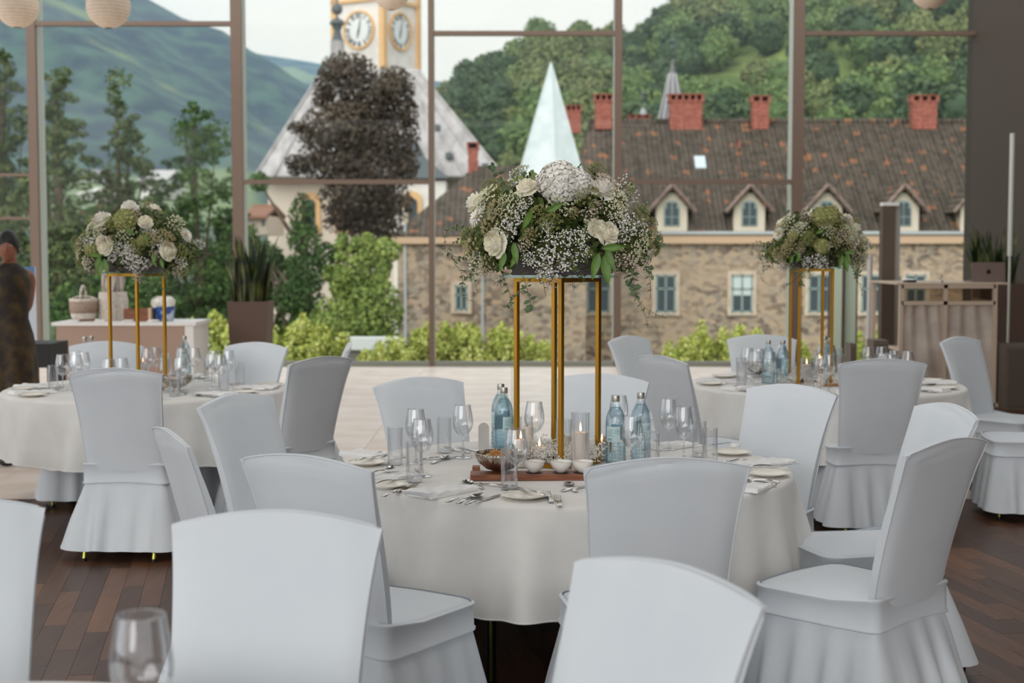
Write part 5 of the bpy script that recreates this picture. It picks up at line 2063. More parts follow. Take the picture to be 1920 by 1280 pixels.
    # vines
    if vines:
        VS = [([(900, 425), (868, 428), (838, 424), (826, 440), (826, 470)], 'leafe', .010), ([(870, 438), (845, 450), (830, 468), (850, 480)], 'leafe', .010),
              ([(890, 470), (862, 478), (842, 488), (856, 508), (858, 545)], 'leafe', .010), ([(880, 500), (862, 520), (856, 540), (862, 555), (878, 560)], 'leafe', .009), ([(900, 480), (880, 510), (870, 515), (862, 500)], 'leafe', .010),
              ([(930, 500), (938, 525), (946, 545)], 'leafe', .016), ([(985, 515), (965, 540), (945, 560), (936, 572)], 'leafe', .010), ([(965, 500), (975, 530), (982, 555), (985, 578)], 'leafe', .016),
              ([(1140, 480), (1160, 520), (1180, 555), (1205, 578), (1236, 592)], 'leafe', .009), ([(1165, 520), (1185, 560), (1198, 590), (1202, 612)], 'leafe', .009), ([(1160, 490), (1170, 520), (1176, 545)], 'leafe', .016),
              ([(1185, 470), (1200, 495), (1210, 515)], 'leafe', .013), ([(1190, 430), (1215, 445), (1224, 460)], 'leafe', .012), ([(960, 375), (940, 350), (922, 325), (914, 312)], 'leafe', .014),
              ([(1088, 345), (1090, 325), (1096, 314)], 'leafg', .006), ([(1060, 350), (1066, 330), (1072, 312)], 'leafg', .007), ([(985, 360), (978, 345), (975, 330)], 'leafd', .008),
              ([(1165, 360), (1170, 350), (1172, 340)], 'leafg', .008), ([(1180, 400), (1195, 385), (1190, 375)], 'leafe', .012), ([(1010, 500), (1000, 515), (990, 520)], 'leafe', .012), ([(1060, 495), (1080, 515), (1070, 525)], 'leafe', .012)]
        for i, (pts, mm_, lf) in enumerate(VS):
            pp = []
            jx, jz = (g.uniform(-10, 10), g.uniform(-10, 10)) if seed > 1 else (0, 0)
            for px, py in pts:
                v = loc(px + jx, py + jz)
                v.y = min(v.y, -.05)
                pp.append(v)
            a, b = vine_mesh(pp, seed * 50 + i, M[mm_], lf * s * 1.3)
            o = put(b, 'vine', t)
            put(a, 'stem', o)
        for i in range(8):
            a = g.uniform(.3, PI - .3)
            p0 = Vector((.30 * math.cos(a), .24 * math.sin(a), .10)) * s
            p1 = p0 + Vector((.10 * math.cos(a), .08 * math.sin(a), -.06)) * s
            p2 = p1 + Vector((.02, .02, -.14)) * s * g.uniform(.5, 1)
            a_, b = vine_mesh([p0, p1, p2], seed * 90 + i, M['leafe'], .013 * s)
            o = put(b, 'vine', t)
            put(a_, 'stem', o)
    return t
def gold_stand(c, rot, label, ztop, side=.235, r=.0085):
    t = thing('flower_stand', label, 'stand', (c[0], c[1], ZT), rot)
    h = ztop - ZT
    hs_ = side / 2
    leg = MB().box((0, 0, h / 2), (r * 2, r * 2, h)).mesh('leg', M['gold'])
    for x in (-1, 1):
        for y in (-1, 1):
            put(leg, 'leg', t, (x * hs_, y * hs_, 0))
    for z, nm in ((h - r, 'top_frame'), (r, 'base_frame')):
        f = MB()
        for x in (-1, 1):
            f.box((x * hs_, 0, z), (r * 2, side - 2 * r, r * 2)).box((0, x * hs_, z), (side - 2 * r, r * 2, r * 2))
        f.build(nm, M['gold'], t)
    return t
def glass_plate(c, rot, z, w, d, label):
    o = MB().box((0, 0, .003), (w, d, .006)).build('glass_plate', M['plate_glass'], None, loc=(c[0], c[1], z), rot=(0, 0, rot))
    tag(o, label, 'glass plate')
M['plate_glass'] = glassy('green_edged_glass', (.85, .93, .92, 1), (.25, .45, .42, 1))

SC_ = (0.185, 5.75)
zt_c = D(1040, 520, 5.75).z
gold_stand(SC_, R(45 + 3), 'gold square metal flower stand on the centre table', zt_c)
glass_plate((SC_[0], SC_[1]), 0, zt_c + .001, .47, .30, 'clear glass plate on top of the centre gold stand')
arrangement((SC_[0], SC_[1], zt_c + .008), 1, 'large white and green flower arrangement on the centre stand')
SL_ = (P(258, 700, ZT).x * 0 + (258 - 960) / F * 8.93, 8.93)
zt_l = D(258, 512, 8.93).z
gold_stand((-2.36, 8.93), R(59.8), 'gold square metal flower stand on the left table', zt_l)
glass_plate((-2.36, 8.93), 0, zt_l + .001, .40, .30, 'clear glass plate on top of the left gold stand')
arrangement((-2.34, 8.93, zt_l + .008), 2, 'white and green flower arrangement on the left table stand', s=.94, mirror=-1, rich=.9)
zt_r = D(1520, 503, 9.2).z
gold_stand((1.94, 9.2), R(4), 'gold square metal flower stand on the right table', zt_r, side=.215)
glass_plate((1.94, 9.2), 0, zt_r + .001, .40, .30, 'clear glass plate on top of the right gold stand')
arrangement((1.95, 9.2, zt_r + .008), 3, 'smaller olive green flower arrangement on the right table stand', s=.86, mirror=1, rich=.85)

# ================================================================ CENTRE TABLE
def Q(px, py):            # a point on the cloth of a table
    return P(px, py, ZT)
wine_glass(Q(868, 858), 'wine glass at the back left of the centre table before the blue chair')
wine_glass(Q(780, 868), 'wine glass behind another one at the left of the centre table')
wine_glass(Q(792, 893), 'wine glass at the left with its bowl before a second glass', sc=1.0)
wine_glass(Q(1002, 850), 'wine glass standing behind the candles and the left gold pole')
wine_glass(Q(968, 918), 'wine glass in front of the silver bread bowl')
wine_glass(Q(1254, 842), 'wine glass at the right back, rim showing above another glass')
wine_glass(Q(1282, 862), 'wine glass at the right of the centre table beside two tumblers')
wine_glass(Q(1186, 885), 'wine glass in front of the two right water bottles')
wine_glass(Q(1160, 834), 'wine glass behind the left one of the two right bottles')
tumbler(Q(741, 871), 'empty tumbler left of the paired wine glasses')
tumbler(Q(777, 903), 'empty tumbler in front of the paired wine glasses')
tumbler(Q(833, 848), 'empty tumbler in front of the blue chair back')
tumbler(Q(955, 918), 'empty tumbler in front of the side plate with the silver bowl behind')
tumbler(Q(986, 846), 'empty tumbler behind the pillar candle')
tumbler(Q(1311, 856), 'taller tumbler right of the right wine glasses')
tumbler(Q(1331, 872), 'short tumbler beside the right bread plate')
tumbler(Q(1222, 884), 'tumbler half hidden by the front right chair back')
bottle(Q(939, 838), 'water bottle standing behind its twin at the left of the gold stand', 1.0, deep=True)
bottle(Q(945, 848), 'bluish water bottle in front of its twin at the left of the gold stand', 2.2, deep=True)
bottle(Q(1154, 870), 'water bottle with pale label right of the candles', R(-110), sc=1.0)
bottle(Q(1201, 862), 'water bottle rightmost on the centre table', R(-70), blue=True, sc=1.0)
# arched card
mb = MB()
prism(mb, arch_pts(.046, .135), (0, 0, 0), .002)
p = Q(907, 851)
tag(mb.build('table_card', M['card'], None, loc=(p.x, p.y, ZT)), 'small grey arched card standing left of the blue bottles', 'card')
# candles
def candle(p, r, h, lit, label, glass_h=None, glass_r=None, group=None):
    t = thing('pillar_candle', label, 'candle', (p[0], p[1], ZT + .006), group=group)
    MB().lathe([(r, 0), (r, h - .003), (r * .96, h), (r * .80, h + .001), (r * .62, h - .005), (.004, h - .006)], 28).build('wax', M['wax'], t, smooth=R(50))
    w = MB().tube([(0, 0, h - .007), (.0008, 0, h + .006)], .0011, 5).build('wick', M['wick'], t)
    if lit:
        MB().lathe([(.0006, 0), (.0036, .004), (.0044, .009), (.0032, .017), (.0014, .026), (.0003, .033)], 10, c=(.0008, 0, h + .005)).build('flame', M['flame'], w, smooth=4)
    return t
def hurricane(p, r, h, label, group=None):
    t = thing('candle_glass', label, 'candle glass', (p[0], p[1], ZT), group=group)
    MB().lathe([(r - .003, .0032), (r - .0025, h), (r, h + .0006), (r, .004)], 32, cap0=False, cap1=False).build('glass_cylinder', M['glass'], t, smooth=R(50))
    MB().lathe([(r, 0), (r, .004), (r * .9, .0045)], 32).build('glass_base', M['glass'], t, smooth=R(40))
    q = MB()
    q.tube([((r - .001) * math.cos(2 * PI * i / 32), (r - .001) * math.sin(2 * PI * i / 32), h) for i in range(33)], .0009, 5, cap=False)
    q.build('rim', M['glassbase'], t, smooth=4)
    return t
kc = 466.0
p = Q(1088, 886); candle(p, .030, .152, True, 'tall thick candle in the front glass cylinder'); hurricane(p, .0365, .235, 'tall front glass cylinder around the thick candle')
p = Q(1058, 866); candle(p, .028, .100, False, 'candle left of the tall thick candle'); hurricane(p, .0345, .175, 'glass cylinder just left of the tall front cylinder')
p = Q(1011, 873); candle(p, .033, .068, True, 'short lit candle between the two front gold poles'); hurricane(p, .039, .098, 'low wide glass around the short lit candle')
p = Q(989, 860); candle(p, .024, .130, False, 'slim tall candle behind the short lit candle')
p = Q(976, 876); candle(p, .024, .105, True, 'lit candle directly behind the front wine glass')
p = Q(1128, 862); candle(p, .026, .066, True, 'small lit candle right of the tall thick candle'); hurricane(p, .031, .10, 'low glass around the small lit right candle')
# dried fruit and gypsophila around the candles
g = random.Random(4)
tg = thing('baby_breath_garland', 'white baby breath laid around the candles of the centre table', 'flowers', (SC_[0], SC_[1] - .02, ZT))
for k in range(44):
    a = g.uniform(0, 2 * PI)
    q = g.uniform(.07, .19)
    x, y = q * math.cos(a), q * math.sin(a) * .8
    put(g.choice(FM['gyp']), 'baby_breath', tg, (x, y, .045 + g.uniform(0, .025)), rot=(g.uniform(0, 6), g.uniform(0, 6), 0), scale=g.uniform(.7, .95))
bd = P(1022, 900, ZT)
tb_ = MB()
tb_.box((0, 0, .012), (.56, .10, .022))
bx_ = P(1005, 897, ZT)
o = tb_.build('serving_board', M['walnut'], None, loc=(bx_.x + .03, bx_.y, ZT), rot=(0, 0, R(1)))
tag(o, 'narrow walnut board carrying small white bowls', 'board')
hole = MB().lathe([(.032, .0001), (.032, .0006)], 24).mesh('recess', mat('board_recess', srgb(52, 30, 24), rough=.7))
for px in (1001, 1051, 1090):
    q = P(px, 893, ZT)
    put(hole, 'recess', o, (q.x - bx_.x - .03, -.002, .0231))
bowlp = [(.014, 0), (.016, .002), (.030, .014), (.039, .030), (.0415, .043), (.040, .0435), (.037, .031), (.028, .016), (.012, .006), (.001, .0055)]
bm_ = MB().lathe(bowlp, 32).mesh('bowl', M['whitebowl'], smooth=R(60))
dipm = MB().lathe([(.001, .031), (.034, .031), (.034, .033), (.02, .036), (.001, .037)], 20).mesh('dip', M['seeds'], smooth=R(60))
herb = MB().lathe([(.001, .031), (.034, .031), (.034, .033), (.02, .036), (.001, .037)], 20).mesh('dip', nmat('herb_dip', srgb(150, 160, 110), srgb(226, 224, 200), scale=80, rough=.8), smooth=R(60))
for px, lb, fill in ((1001, 'white dip bowl at the left on the walnut board', dipm), (1051, 'white dip bowl in the middle of the walnut board', herb), (1091, 'white dip bowl partly hidden by the front right chair', dipm)):
    q = P(px, 893, ZT)
    t = put(bm_, 'dip_bowl', None, (q.x, bx_.y, ZT + .0245))
    tag(t, lb, 'bowl')
    put(fill, 'dip', t)
# silver bread bowl
q = P(937, 896, ZT)
t = thing('bread_bowl', 'ribbed silver footed bowl with bread beside the walnut board', 'bowl', (q.x, q.y + .03, ZT))
def bb(nr=28):
    mb = MB()
    prof = [(.034, 0), (.036, .003), (.030, .008), (.018, .016), (.020, .022), (.052, .034), (.080, .056), (.092, .082), (.095, .094), (.093, .095), (.089, .082), (.076, .058), (.048, .038), (.015, .028), (.001, .027)]
    n = 112
    vs, fs = [], []
    for j, (r, z) in enumerate(prof):
        for i in range(n):
            a = 2 * PI * i / n
            w = (1 + .025 * math.cos(nr * a)) if 5 <= j <= 7 else 1
            vs.append((r * w * math.cos(a), r * w * math.sin(a), z))
    for k in range(len(prof) - 1):
        for i in range(n):
            jj = (i + 1) % n
            fs.append((k * n + i, k * n + jj, (k + 1) * n + jj, (k + 1) * n + i))
    fs.append(tuple(reversed(range(n))))
    return mb.add(vs, fs)
sbowl = bb().mesh('bowl', M['silver'], smooth=4)
put(sbowl, 'bowl', t)
rimb = MB()
for i in range(48):
    a = 2 * PI * i / 48
    rimb.sphere((.0935 * math.cos(a), .0935 * math.sin(a), .0925), .0042, 6, 4)
rbm_ = rimb.mesh('bead_rim', M['silver'], smooth=4)
put(rbm_, 'bead_rim', t)
def bread_mesh(seed):
    r = random.Random(seed)
    mb = MB()
    ph = [r.uniform(0, 6) for _ in range(3)]
    def f(u, v):
        a = 2 * PI * u; th_ = PI * v
        q = 1 + .10 * math.sin(3 * a + ph[0]) * math.sin(th_) + .06 * math.sin(7 * a + 5 * th_ + ph[1])
        z = math.cos(th_)
        return (.036 * q * math.sin(th_) * math.cos(a), .026 * q * math.sin(th_) * math.sin(a), .011 * (z if abs(z) < .8 else math.copysign(.8, z)) * q)
    mb.grid(f, 22, 10, closed_u=True)
    return mb.mesh('bread_slice', M['crust'], smooth=R(60))
brm = [bread_mesh(i) for i in range(3)]
for i in range(9):
    a = i * 2.4
    rr_2 = .0 if i == 0 else .042
    o = put(brm[i % 3], 'bread_slice', None, (q.x + rr_2 * math.cos(a), q.y + .03 + rr_2 * math.sin(a), ZT + .064 + .004 * (i % 4) + (.016 if i == 0 else 0)), rot=(g.uniform(-.7, .7), g.uniform(-.7, .7), g.uniform(0, 6)))
    tag(o, 'slice of brown bread lying in the silver bowl on the centre table', 'bread', 'bread slices in the silver bowl')
o = MB().box((0, 0, .009), (.03, .05, .018)).build('wooden_block', M['walnut'], None, loc=(Q(893, 882).x, Q(893, 882).y, ZT))
tag(o, 'small wooden block left of the silver bread bowl', 'block')
# small tray of dried fruit right of the poles
q = Q(1134, 852)
t = thing('brown_jar', 'small dark jar between the right gold pole and the bottle', 'jar', (q.x + .01, q.y + .10, ZT))
MB().lathe([(.022, 0), (.026, .006), (.028, .05), (.024, .062), (.022, .062), (.025, .05), (.023, .01), (.001, .008)], 20).build('jar', M['crust'], t, smooth=R(60))

# --- place settings of the centre table (pixel positions read on the cloth)
def ang_px(a, b):
    A_, B_ = Q(*a), Q(*b)
    return math.atan2(B_.y - A_.y, B_.x - A_.x)
def cut(kind, tail, head, label, group=None):
    """tail = handle end pixel, head = business end pixel"""
    A_, B_ = Q(*tail), Q(*head)
    an = math.atan2(B_.y - A_.y, B_.x - A_.x)
    d = Vector((math.cos(an), math.sin(an), 0))
    L_ = {'fork': .125, 'spoon': .125, 'knife': .115}[kind]
    o = A_ + d * L_
    return cutlery(kind, (o.x, o.y), an, label, group)
plate(Q(984, 934), 'cream side plate at the front of the centre table')
cut('knife', (1022, 938), (968, 924), 'small knife across the front side plate', None).location.z = ZT + .016
cut('fork', (1034, 943), (1020, 915), 'dinner fork right of the front side plate')
cut('fork', (1050, 951), (1040, 918), 'outer dinner fork right of the front side plate')
cut('knife', (838, 944), (905, 926), 'upper knife right of the front left napkin')
cut('knife', (874, 948), (950, 926), 'lower knife right of the front left napkin')
cut('spoon', (858, 946), (928, 922), 'soup spoon between two knives at the front of the centre table')
napkin(Q(830, 924), ang_px((760, 936), (900, 912)), 'folded white napkin at the front left of the centre table', v=0)
cut('fork', (718, 933), (806, 903), 'dinner fork left of the front left napkin')
cut('fork', (734, 926), (790, 908), 'second fork half under the front left napkin')
cut('spoon', (905, 918), (848, 896), 'dessert spoon lying above the front left napkin')
cut('fork', (952, 914), (898, 909), 'dessert fork above the front left napkin')
plate(Q(722, 914), 'cream side plate beside the front left chair')
cut('knife', (700, 917), (756, 904), 'small knife on the plate beside the front left chair').location.z = ZT + .016
napkin(Q(725, 896), ang_px((690, 900), (768, 892)), 'folded white napkin behind the front left chair back', v=1, sc=.9)
cut('spoon', (690, 902), (728, 893), 'spoon on the napkin behind the front left chair').location.z = ZT + .024
plate(Q(688, 871), 'cream side plate at the left edge of the centre table')
cut('knife', (668, 873), (716, 862), 'knife on the plate at the left edge of the centre table').location.z = ZT + .016
napkin(Q(700, 856), ang_px((656, 852), (745, 860)), 'folded white napkin at the left edge of the centre table', v=2, sc=.95)
cut('spoon', (809, 870), (860, 852), 'soup spoon before the tumbler at the back left')
cut('knife', (792, 862), (846, 858), 'knife beside the back left tumbler')
cut('fork', (880, 850), (820, 838), 'fork behind the back left tumbler')
cut('knife', (905, 850), (850, 836), 'knife behind the back left wine glass')
cut('fork', (795, 893), (772, 872), 'small fork between the left tumblers')
cut('spoon', (1080, 923), (1062, 906), 'spoon right of the walnut board')
cut('knife', (1052, 922), (1084, 916), 'small knife left of the front right chair')
napkin(Q(1258, 838), ang_px((1225, 842), (1300, 833)), 'folded white napkin behind the right wine glasses', v=1, sc=.95)
cut('knife', (1236, 832), (1225, 836), 'knife at the back of the centre table by the brown chair')
plate(Q(1372, 852), 'cream side plate with a wrapped butter right of the tumblers')
cut('knife', (1300, 846), (1370, 838), 'knife lying on the right bread plate').location.z = ZT + .016
b_o = MB().sphere((0, 0, .008), .02, 8, 5, s=(1.2, .8, .5), jitter=.12, rng=random.Random(2)).build('butter_wrap', M['napkin'], None, loc=(Q(1378, 846).x, Q(1378, 846).y, ZT + .018))
tag(b_o, 'crumpled wrapped butter on the right bread plate', 'butter')
cut('fork', (1400, 862), (1352, 868), 'fork between the right bread plate and napkin')
napkin(Q(1436, 872), ang_px((1390, 878), (1478, 862)), 'rolled white napkin at the right edge of the centre table', v=0)
plate(Q(1440, 892), 'cream side plate at the right edge of the centre table')
cut('knife', (1400, 884), (1474, 880), 'knife on the plate at the right edge of the centre table').location.z = ZT + .016
cut('fork', (1462, 905), (1420, 901), 'fork at the right rim of the centre table')
cut('fork', (1455, 911), (1418, 905), 'second fork at the right rim of the centre table')
napkin(Q(1415, 916), R(60), 'crumpled white napkin end by the front right chair', v=2, sc=.7)

# --- side tables: the same setting for each seat, in a loop
def settings(c, nm, seats):
    rg = random.Random(nm)
    for i, (a, wh) in enumerate(seats):
        a = R(a)
        o = Vector((math.cos(a), math.sin(a), 0))     # outward to the guest
        s_ = Vector((-math.sin(a), math.cos(a), 0))   # sideways
        def pt(out, side): return (c[0] + o.x * out + s_.x * side, c[1] + o.y * out + s_.y * side)
        ai = a + PI
        G = lambda w: '%s of the %s table' % (w, nm)
        B = lambda w: '%s of the %s setting on the %s table' % (w, wh, nm)
        napkin(pt(.70, 0), ai + rg.uniform(-.15, .15), B('folded white napkin'), G('napkins'), v=i % 3)
        plate(pt(.74, .17), B('cream side plate'), G('side plates'))
        cutlery('fork', pt(.68, .085), ai, B('dinner fork'), G('forks'))
        cutlery('knife', pt(.68, -.085), ai, B('dinner knife'), G('knives'))
        cutlery('spoon', pt(.68, -.115), ai + .05, B('soup spoon'), G('spoons'))
        wine_glass(pt(.50, -.12), B('outer wine glass'), G('wine glasses'))
        wine_glass(pt(.43, -.06), B('inner wine glass'), G('wine glasses'))
        tumbler(pt(.54, -.20), B('tumbler'), G('tumblers'))
settings(TL, 'left', [(-88, 'front'), (-150, 'front left'), (178, 'leftmost'), (112, 'back left'), (82, 'back'), (38, 'back right'), (-4, 'rightmost'), (-40, 'front right')])
settings(TR, 'right', [(-92, 'front'), (-148, 'front left'), (172, 'leftmost'), (128, 'back left'), (88, 'back'), (46, 'back right'), (0, 'rightmost'), (-40, 'front right')])
def centre_kit(c, nm):
    """bottles, candles, garland, bowl of a side table"""
    lab = {'left': [((347, 706), 'blue water bottle right of the left gold stand', True), ((160, 708), 'left one of two blue bottles behind the left table chair', True), ((173, 706), 'right one of two blue bottles behind the left table chair', False)],
           'right': [((1440, 718), 'clear water bottle with a dark blue mark on the right table', False), ((1467, 718), 'clear water bottle next to the right gold stand', False), ((1556, 712), 'blue water bottle behind the right gold stand', True), ((1545, 707), 'blue water bottle hidden behind the right gold poles', True)]}[nm]
    for (px, lb, dp) in lab:
        q = Q(*px)
        bottle(q, lb, rg2.uniform(0, 6), blue=(rg2.random() < .5), deep=dp)
    sc0 = (-2.36, 8.93) if nm == 'left' else (1.94, 9.2)
    t = thing('baby_breath_garland', 'white baby breath laid around the candles of the %s table' % nm, 'flowers', (sc0[0], sc0[1], ZT))
    for k in range(22):
        a = rg2.uniform(0, 2 * PI); q = rg2.uniform(.1, .22)
        put(rg2.choice(FM['gyp']), 'baby_breath', t, (q * math.cos(a), q * math.sin(a), .035), rot=(rg2.uniform(0, 6), 0, 0), scale=.8)
    for k in range(5):
        put(brm[k % 3], 'dried_orange', t, (rg2.uniform(-.16, .22), -.2 + rg2.uniform(0, .04), .012), scale=.8)
rg2 = random.Random(77)
centre_kit(TL, 'left')
centre_kit(TR, 'right')
for px, py, r, h, lit, lb in ((1512, 713, .032, .10, True, 'lit candle with a bright flame on the right table'), (1536, 708, .030, .12, True, 'lit candle behind the right gold pole'), (1570, 706, .03, .13, False, 'tall candle right of the right gold stand'), (1497, 704, .022, .06, True, 'small lit candle inside the right gold stand'),
                              (228, 700, .03, .07, True, 'lit candle left in the left gold stand'), (268, 697, .026, .06, True, 'lit candle behind the middle pole of the left stand'), (310, 694, .03, .08, False, 'unlit candle at the right pole of the left stand')):
    q = Q(px, py)
    candle(q, r, h, lit, lb)
    hurricane(q, r + .008, h * 1.5, 'glass cylinder around the ' + lb.replace(' with a bright flame', ''))
# bread bowls of the side tables
for px, py, lb in ((332, 733, 'brown bread bowl right of the left gold stand'), (1421, 706, 'brown bread bowl left of the clear bottles on the right table')):
    q = Q(px, py)
    t = thing('bread_bowl', lb, 'bowl', (q.x, q.y, ZT))
    put(sbowl, 'bowl', t); put(rbm_, 'bead_rim', t)
    for i in range(5):
        a = i * 1.3
        o = put(brm[i % 3], 'bread_slice', None, (q.x + .035 * math.cos(a), q.y + .035 * math.sin(a), ZT + .072), rot=(.5 * math.sin(i), .4, i))
        tag(o, 'slice of bread in the ' + lb.replace(' on the right table', '').replace('brown ', ''), 'bread', 'bread in the ' + lb)
# tray with small dark cones on the right table
q = Q(1560, 722)
o = MB().box((0, 0, .008), (.62, .10, .016)).build('serving_board', M['card'], None, loc=(q.x, q.y, ZT))
tag(o, 'pale narrow board in front of the right gold stand', 'board')
for i, px in enumerate((1504, 1528, 1552)):
    c_ = MB().lathe([(.013, 0), (.010, .012), (.001, .032)], 12).build('chocolate_cone', M['wick'], None, loc=(Q(px, 722).x, q.y, ZT + .0165))
    tag(c_, 'small dark cone on the pale board of the right table', 'sweet', 'dark cones on the pale board')
# things on the near table at the bottom left corner
wine_glass((-.613, 2.31), 'large blurred wine glass at the bottom left corner', sc=1.2)
napkin((-.74, 2.50), R(60), 'white napkin under the blurred wine glass', v=1)

# ================================================================ LEFT BACK: counter and gifts
M['counterfront'] = mat('beige_brown_counter_front', srgb(172, 146, 130), rough=.75)
M['white'] = mat('white_lacquer', srgb(232, 230, 226), rough=.4)
YG = 14.6
a = D(105, 604, YG); b = D(345, 604, YG)
zc_ = a.z
t = thing('gift_counter', 'beige fronted counter with white top behind the left table', 'counter', ((a.x + b.x) / 2, YG, 0))
w = b.x - a.x
MB().box((0, .35, (zc_ - .04) / 2), (w, .7, zc_ - .04)).build('counter_front', M['counterfront'], t)
MB().box((.04, .36, zc_ - .018), (w + .16, .76, .036)).build('counter_top', M['white'], t)
MB().box((w / 2 + .05, .36, (zc_ - .04) / 2), (.09, .72, zc_ - .04)).build('side_panel', M['white'], t)
MB().box((0, .01, .05), (w, .02, .1)).build('kick_board', M['boxdark'], t)
def onc(px, dy=.3):
    v = D(px, 600, YG + dy)
    return (v.x, YG + dy, zc_ + .001)
k_ = F / (YG + .3)
M['rattan'] = nmat('white_washed_rattan', srgb(206, 194, 182), srgb(232, 224, 214), scale=30, rough=.9, bump=.6, bscale=80)
# basket with hooped rows
t = thing('rattan_basket', 'white washed rattan basket on the gift counter', 'basket', onc(157))
mb = MB()
mb.lathe([(.105, 0), (.125, .04), (.14, .12), (.145, .235), (.138, .235), (.13, .12), (.11, .05), (.001, .03)], 24)
mb.build('basket_wall', M['rattan'], t, smooth=R(50))
for i in range(7):
    z = .09 + i * .018
    q = MB(); q.tube([((.142) * math.cos(2 * PI * j / 24), .142 * math.sin(2 * PI * j / 24), z) for j in range(25)], .006, 5, cap=False)
    q.build('woven_row', mat('brown_rattan', srgb(150, 118, 96), rough=.9) if i == 0 else bpy.data.materials['brown_rattan'], t, smooth=4)
MB().lathe([(.11, 0), (.12, .035), (.001, .036)], 24).build('basket_foot', bpy.data.materials['brown_rattan'], t, smooth=R(50))
q = MB(); q.tube([(.0, .1 * math.cos(PI * j / 12), .22 + .15 * math.sin(PI * j / 12)) for j in range(13)], .012, 6)
q.tube([(.13 * math.cos(PI * j / 12) * -1, 0, .22 + .04 * math.sin(PI * j / 12)) for j in range(13)], .008, 6)
q.build('basket_handle', M['rattan'], t, smooth=4)
# two white vases with pampas
for px, lb, sd_ in ((203, 'left white vase with pale feathery grass', 1), (222, 'right white vase with pale feathery grass', 2)):
    t = thing('vase', lb, 'vase', onc(px, .3 + .1 * sd_))
    MB().lathe([(.085, 0), (.10, .03), (.105, .20), (.09, .30), (.08, .30), (.09, .2), (.08, .03), (.001, .02)], 24).build('vase_body', M['rattan'], t, smooth=R(50))
    pl_ = MB()
    rp_ = random.Random(sd_)
    for i in range(60):
        a = rp_.uniform(0, 6.28); e = rp_.uniform(0, .22)
        d = Vector((math.cos(a) * e, math.sin(a) * e * .6, 1)).normalized()
        p0 = Vector((rp_.uniform(-.05, .05), rp_.uniform(-.05, .05), .24))
        pl_.leaf(p0 + d * rp_.uniform(0, .12), d, (rp_.uniform(-1, 1), rp_.uniform(-1, 1), 0), rp_.uniform(.15, .26), .03, .2)
    x_ = pl_.build('feather_grass', mat('pampas_plume', srgb(222, 214, 204), rough=.95), t)
    x_['kind'] = 'stuff'
t = thing('wooden_box', 'open brown wooden box between vases and blue bowl', 'box', onc(260, .25))
mb = MB()
mb.box((0, -.09, .065), (.26, .012, .13)).box((0, .09, .065), (.26, .012, .13)).box((-.125, 0, .065), (.012, .17, .13)).box((0, 0, .006), (.24, .17, .012))
mb.build('box_walls', M['walnut'], t)
MB().box((.14, 0, .07), (.03, .2, .14)).build('end_panel', mat('light_birch', srgb(216, 184, 150), rough=.7), t)
t = thing('blue_bowl', 'blue and white painted bowl with cream flowers on the gift counter', 'bowl', onc(308, .3))
MB().lathe([(.09, 0), (.10, .02), (.115, .12), (.118, .15), (.112, .15), (.10, .05), (.001, .03)], 28).build('bowl', nmat('blue_white_glaze', srgb(44, 82, 150), srgb(200, 212, 226), scale=9, lo=.5, hi=.62, rough=.3), t, smooth=R(50))
for i, (x, y) in enumerate(((-.04, 0), (.04, .03), (0, -.04), (.05, -.04), (-.05, -.05))):
    put(FM['hyd'][0], 'hydrangea', t, (x, y, .19), rot=(i, 0, 0), scale=.75)
for px, sd_ in ((138, 0), (186, 1), (240, 2), (287, 3)):
    v = onc(px, .12)
    o = MB().box((0, 0, .006), (.10, .08, .012), rz=.3 * sd_).box((.01, .005, .017), (.09, .07, .010), rz=.5 - .2 * sd_).build('paper_stack', M['white'], None, loc=v)
    tag(o, ['small stack of white cards before the rattan basket', 'small stack of white cards left of the white vases', 'small stack of white cards before the wooden box', 'small stack of white cards left of the blue bowl'][sd_], 'cards')
# tall brown planter with snake plants
M['planterb'] = mat('dark_brown_fibre_planter', srgb(92, 72, 62), rough=.6)
def snake_planter(px0, px1, ptop, Y, label, seed, hgt, cols, nlv, wpl=None, light=True):
    a = D(px0, ptop, Y); b = D(px1, ptop, Y)
    w = b.x - a.x
    t = thing('snake_plant', label, 'potted plant', ((a.x + b.x) / 2, Y, 0))
    h = a.z
    mb = MB()
    q = w / 2
    vs = []
    for z, s_ in ((0, .80), (h, 1.0), (h, .90), (h - .06, .88)):
        for x, y in ((-1, -1), (1, -1), (1, 1), (-1, 1)):
            vs.append((x * q * s_, y * q * s_, z))
    fs = [(3, 2, 1, 0)]
    for k in range(3):
        for i in range(4):
            fs.append((k * 4 + i, k * 4 + (i + 1) % 4, (k + 1) * 4 + (i + 1) % 4, (k + 1) * 4 + i))
    fs.append((12, 13, 14, 15))
    mb.add(vs, fs)
    mb.build('planter', M['planterb'], t)
    r = random.Random(seed)
    for i in range(nlv):
        x0, y0 = r.uniform(-.8, .8) * q, r.uniform(-.6, .6) * q
        ht = hgt * r.uniform(.55, 1.0)
        lean = (x0 / q * .16 + r.uniform(-.06, .06), r.uniform(-.1, .1))
        tw = r.uniform(0, PI)
        lf = MB()
        def f(u, v):
            w_ = .042 * (1 - v ** 4) * (.6 + .4 * math.sin(PI * min(1, v * 1.3)))
            a_ = tw + v * .8
            x = (2 * u - 1) * w_
            return (x0 + lean[0] * v * v + x * math.cos(a_), y0 + lean[1] * v * v + x * math.sin(a_), h - .06 + ht * v + .012 * abs(2 * u - 1))
        lf.grid(f, 2, 8)
        lf.build('leaf', cols, t, smooth=4)
    return t
M['snake'] = nmat('snake_plant_leaf', srgb(28, 44, 20), srgb(112, 118, 52), scale=7, lo=.45, hi=.72, rough=.45, stretch=(1, 1, .7))
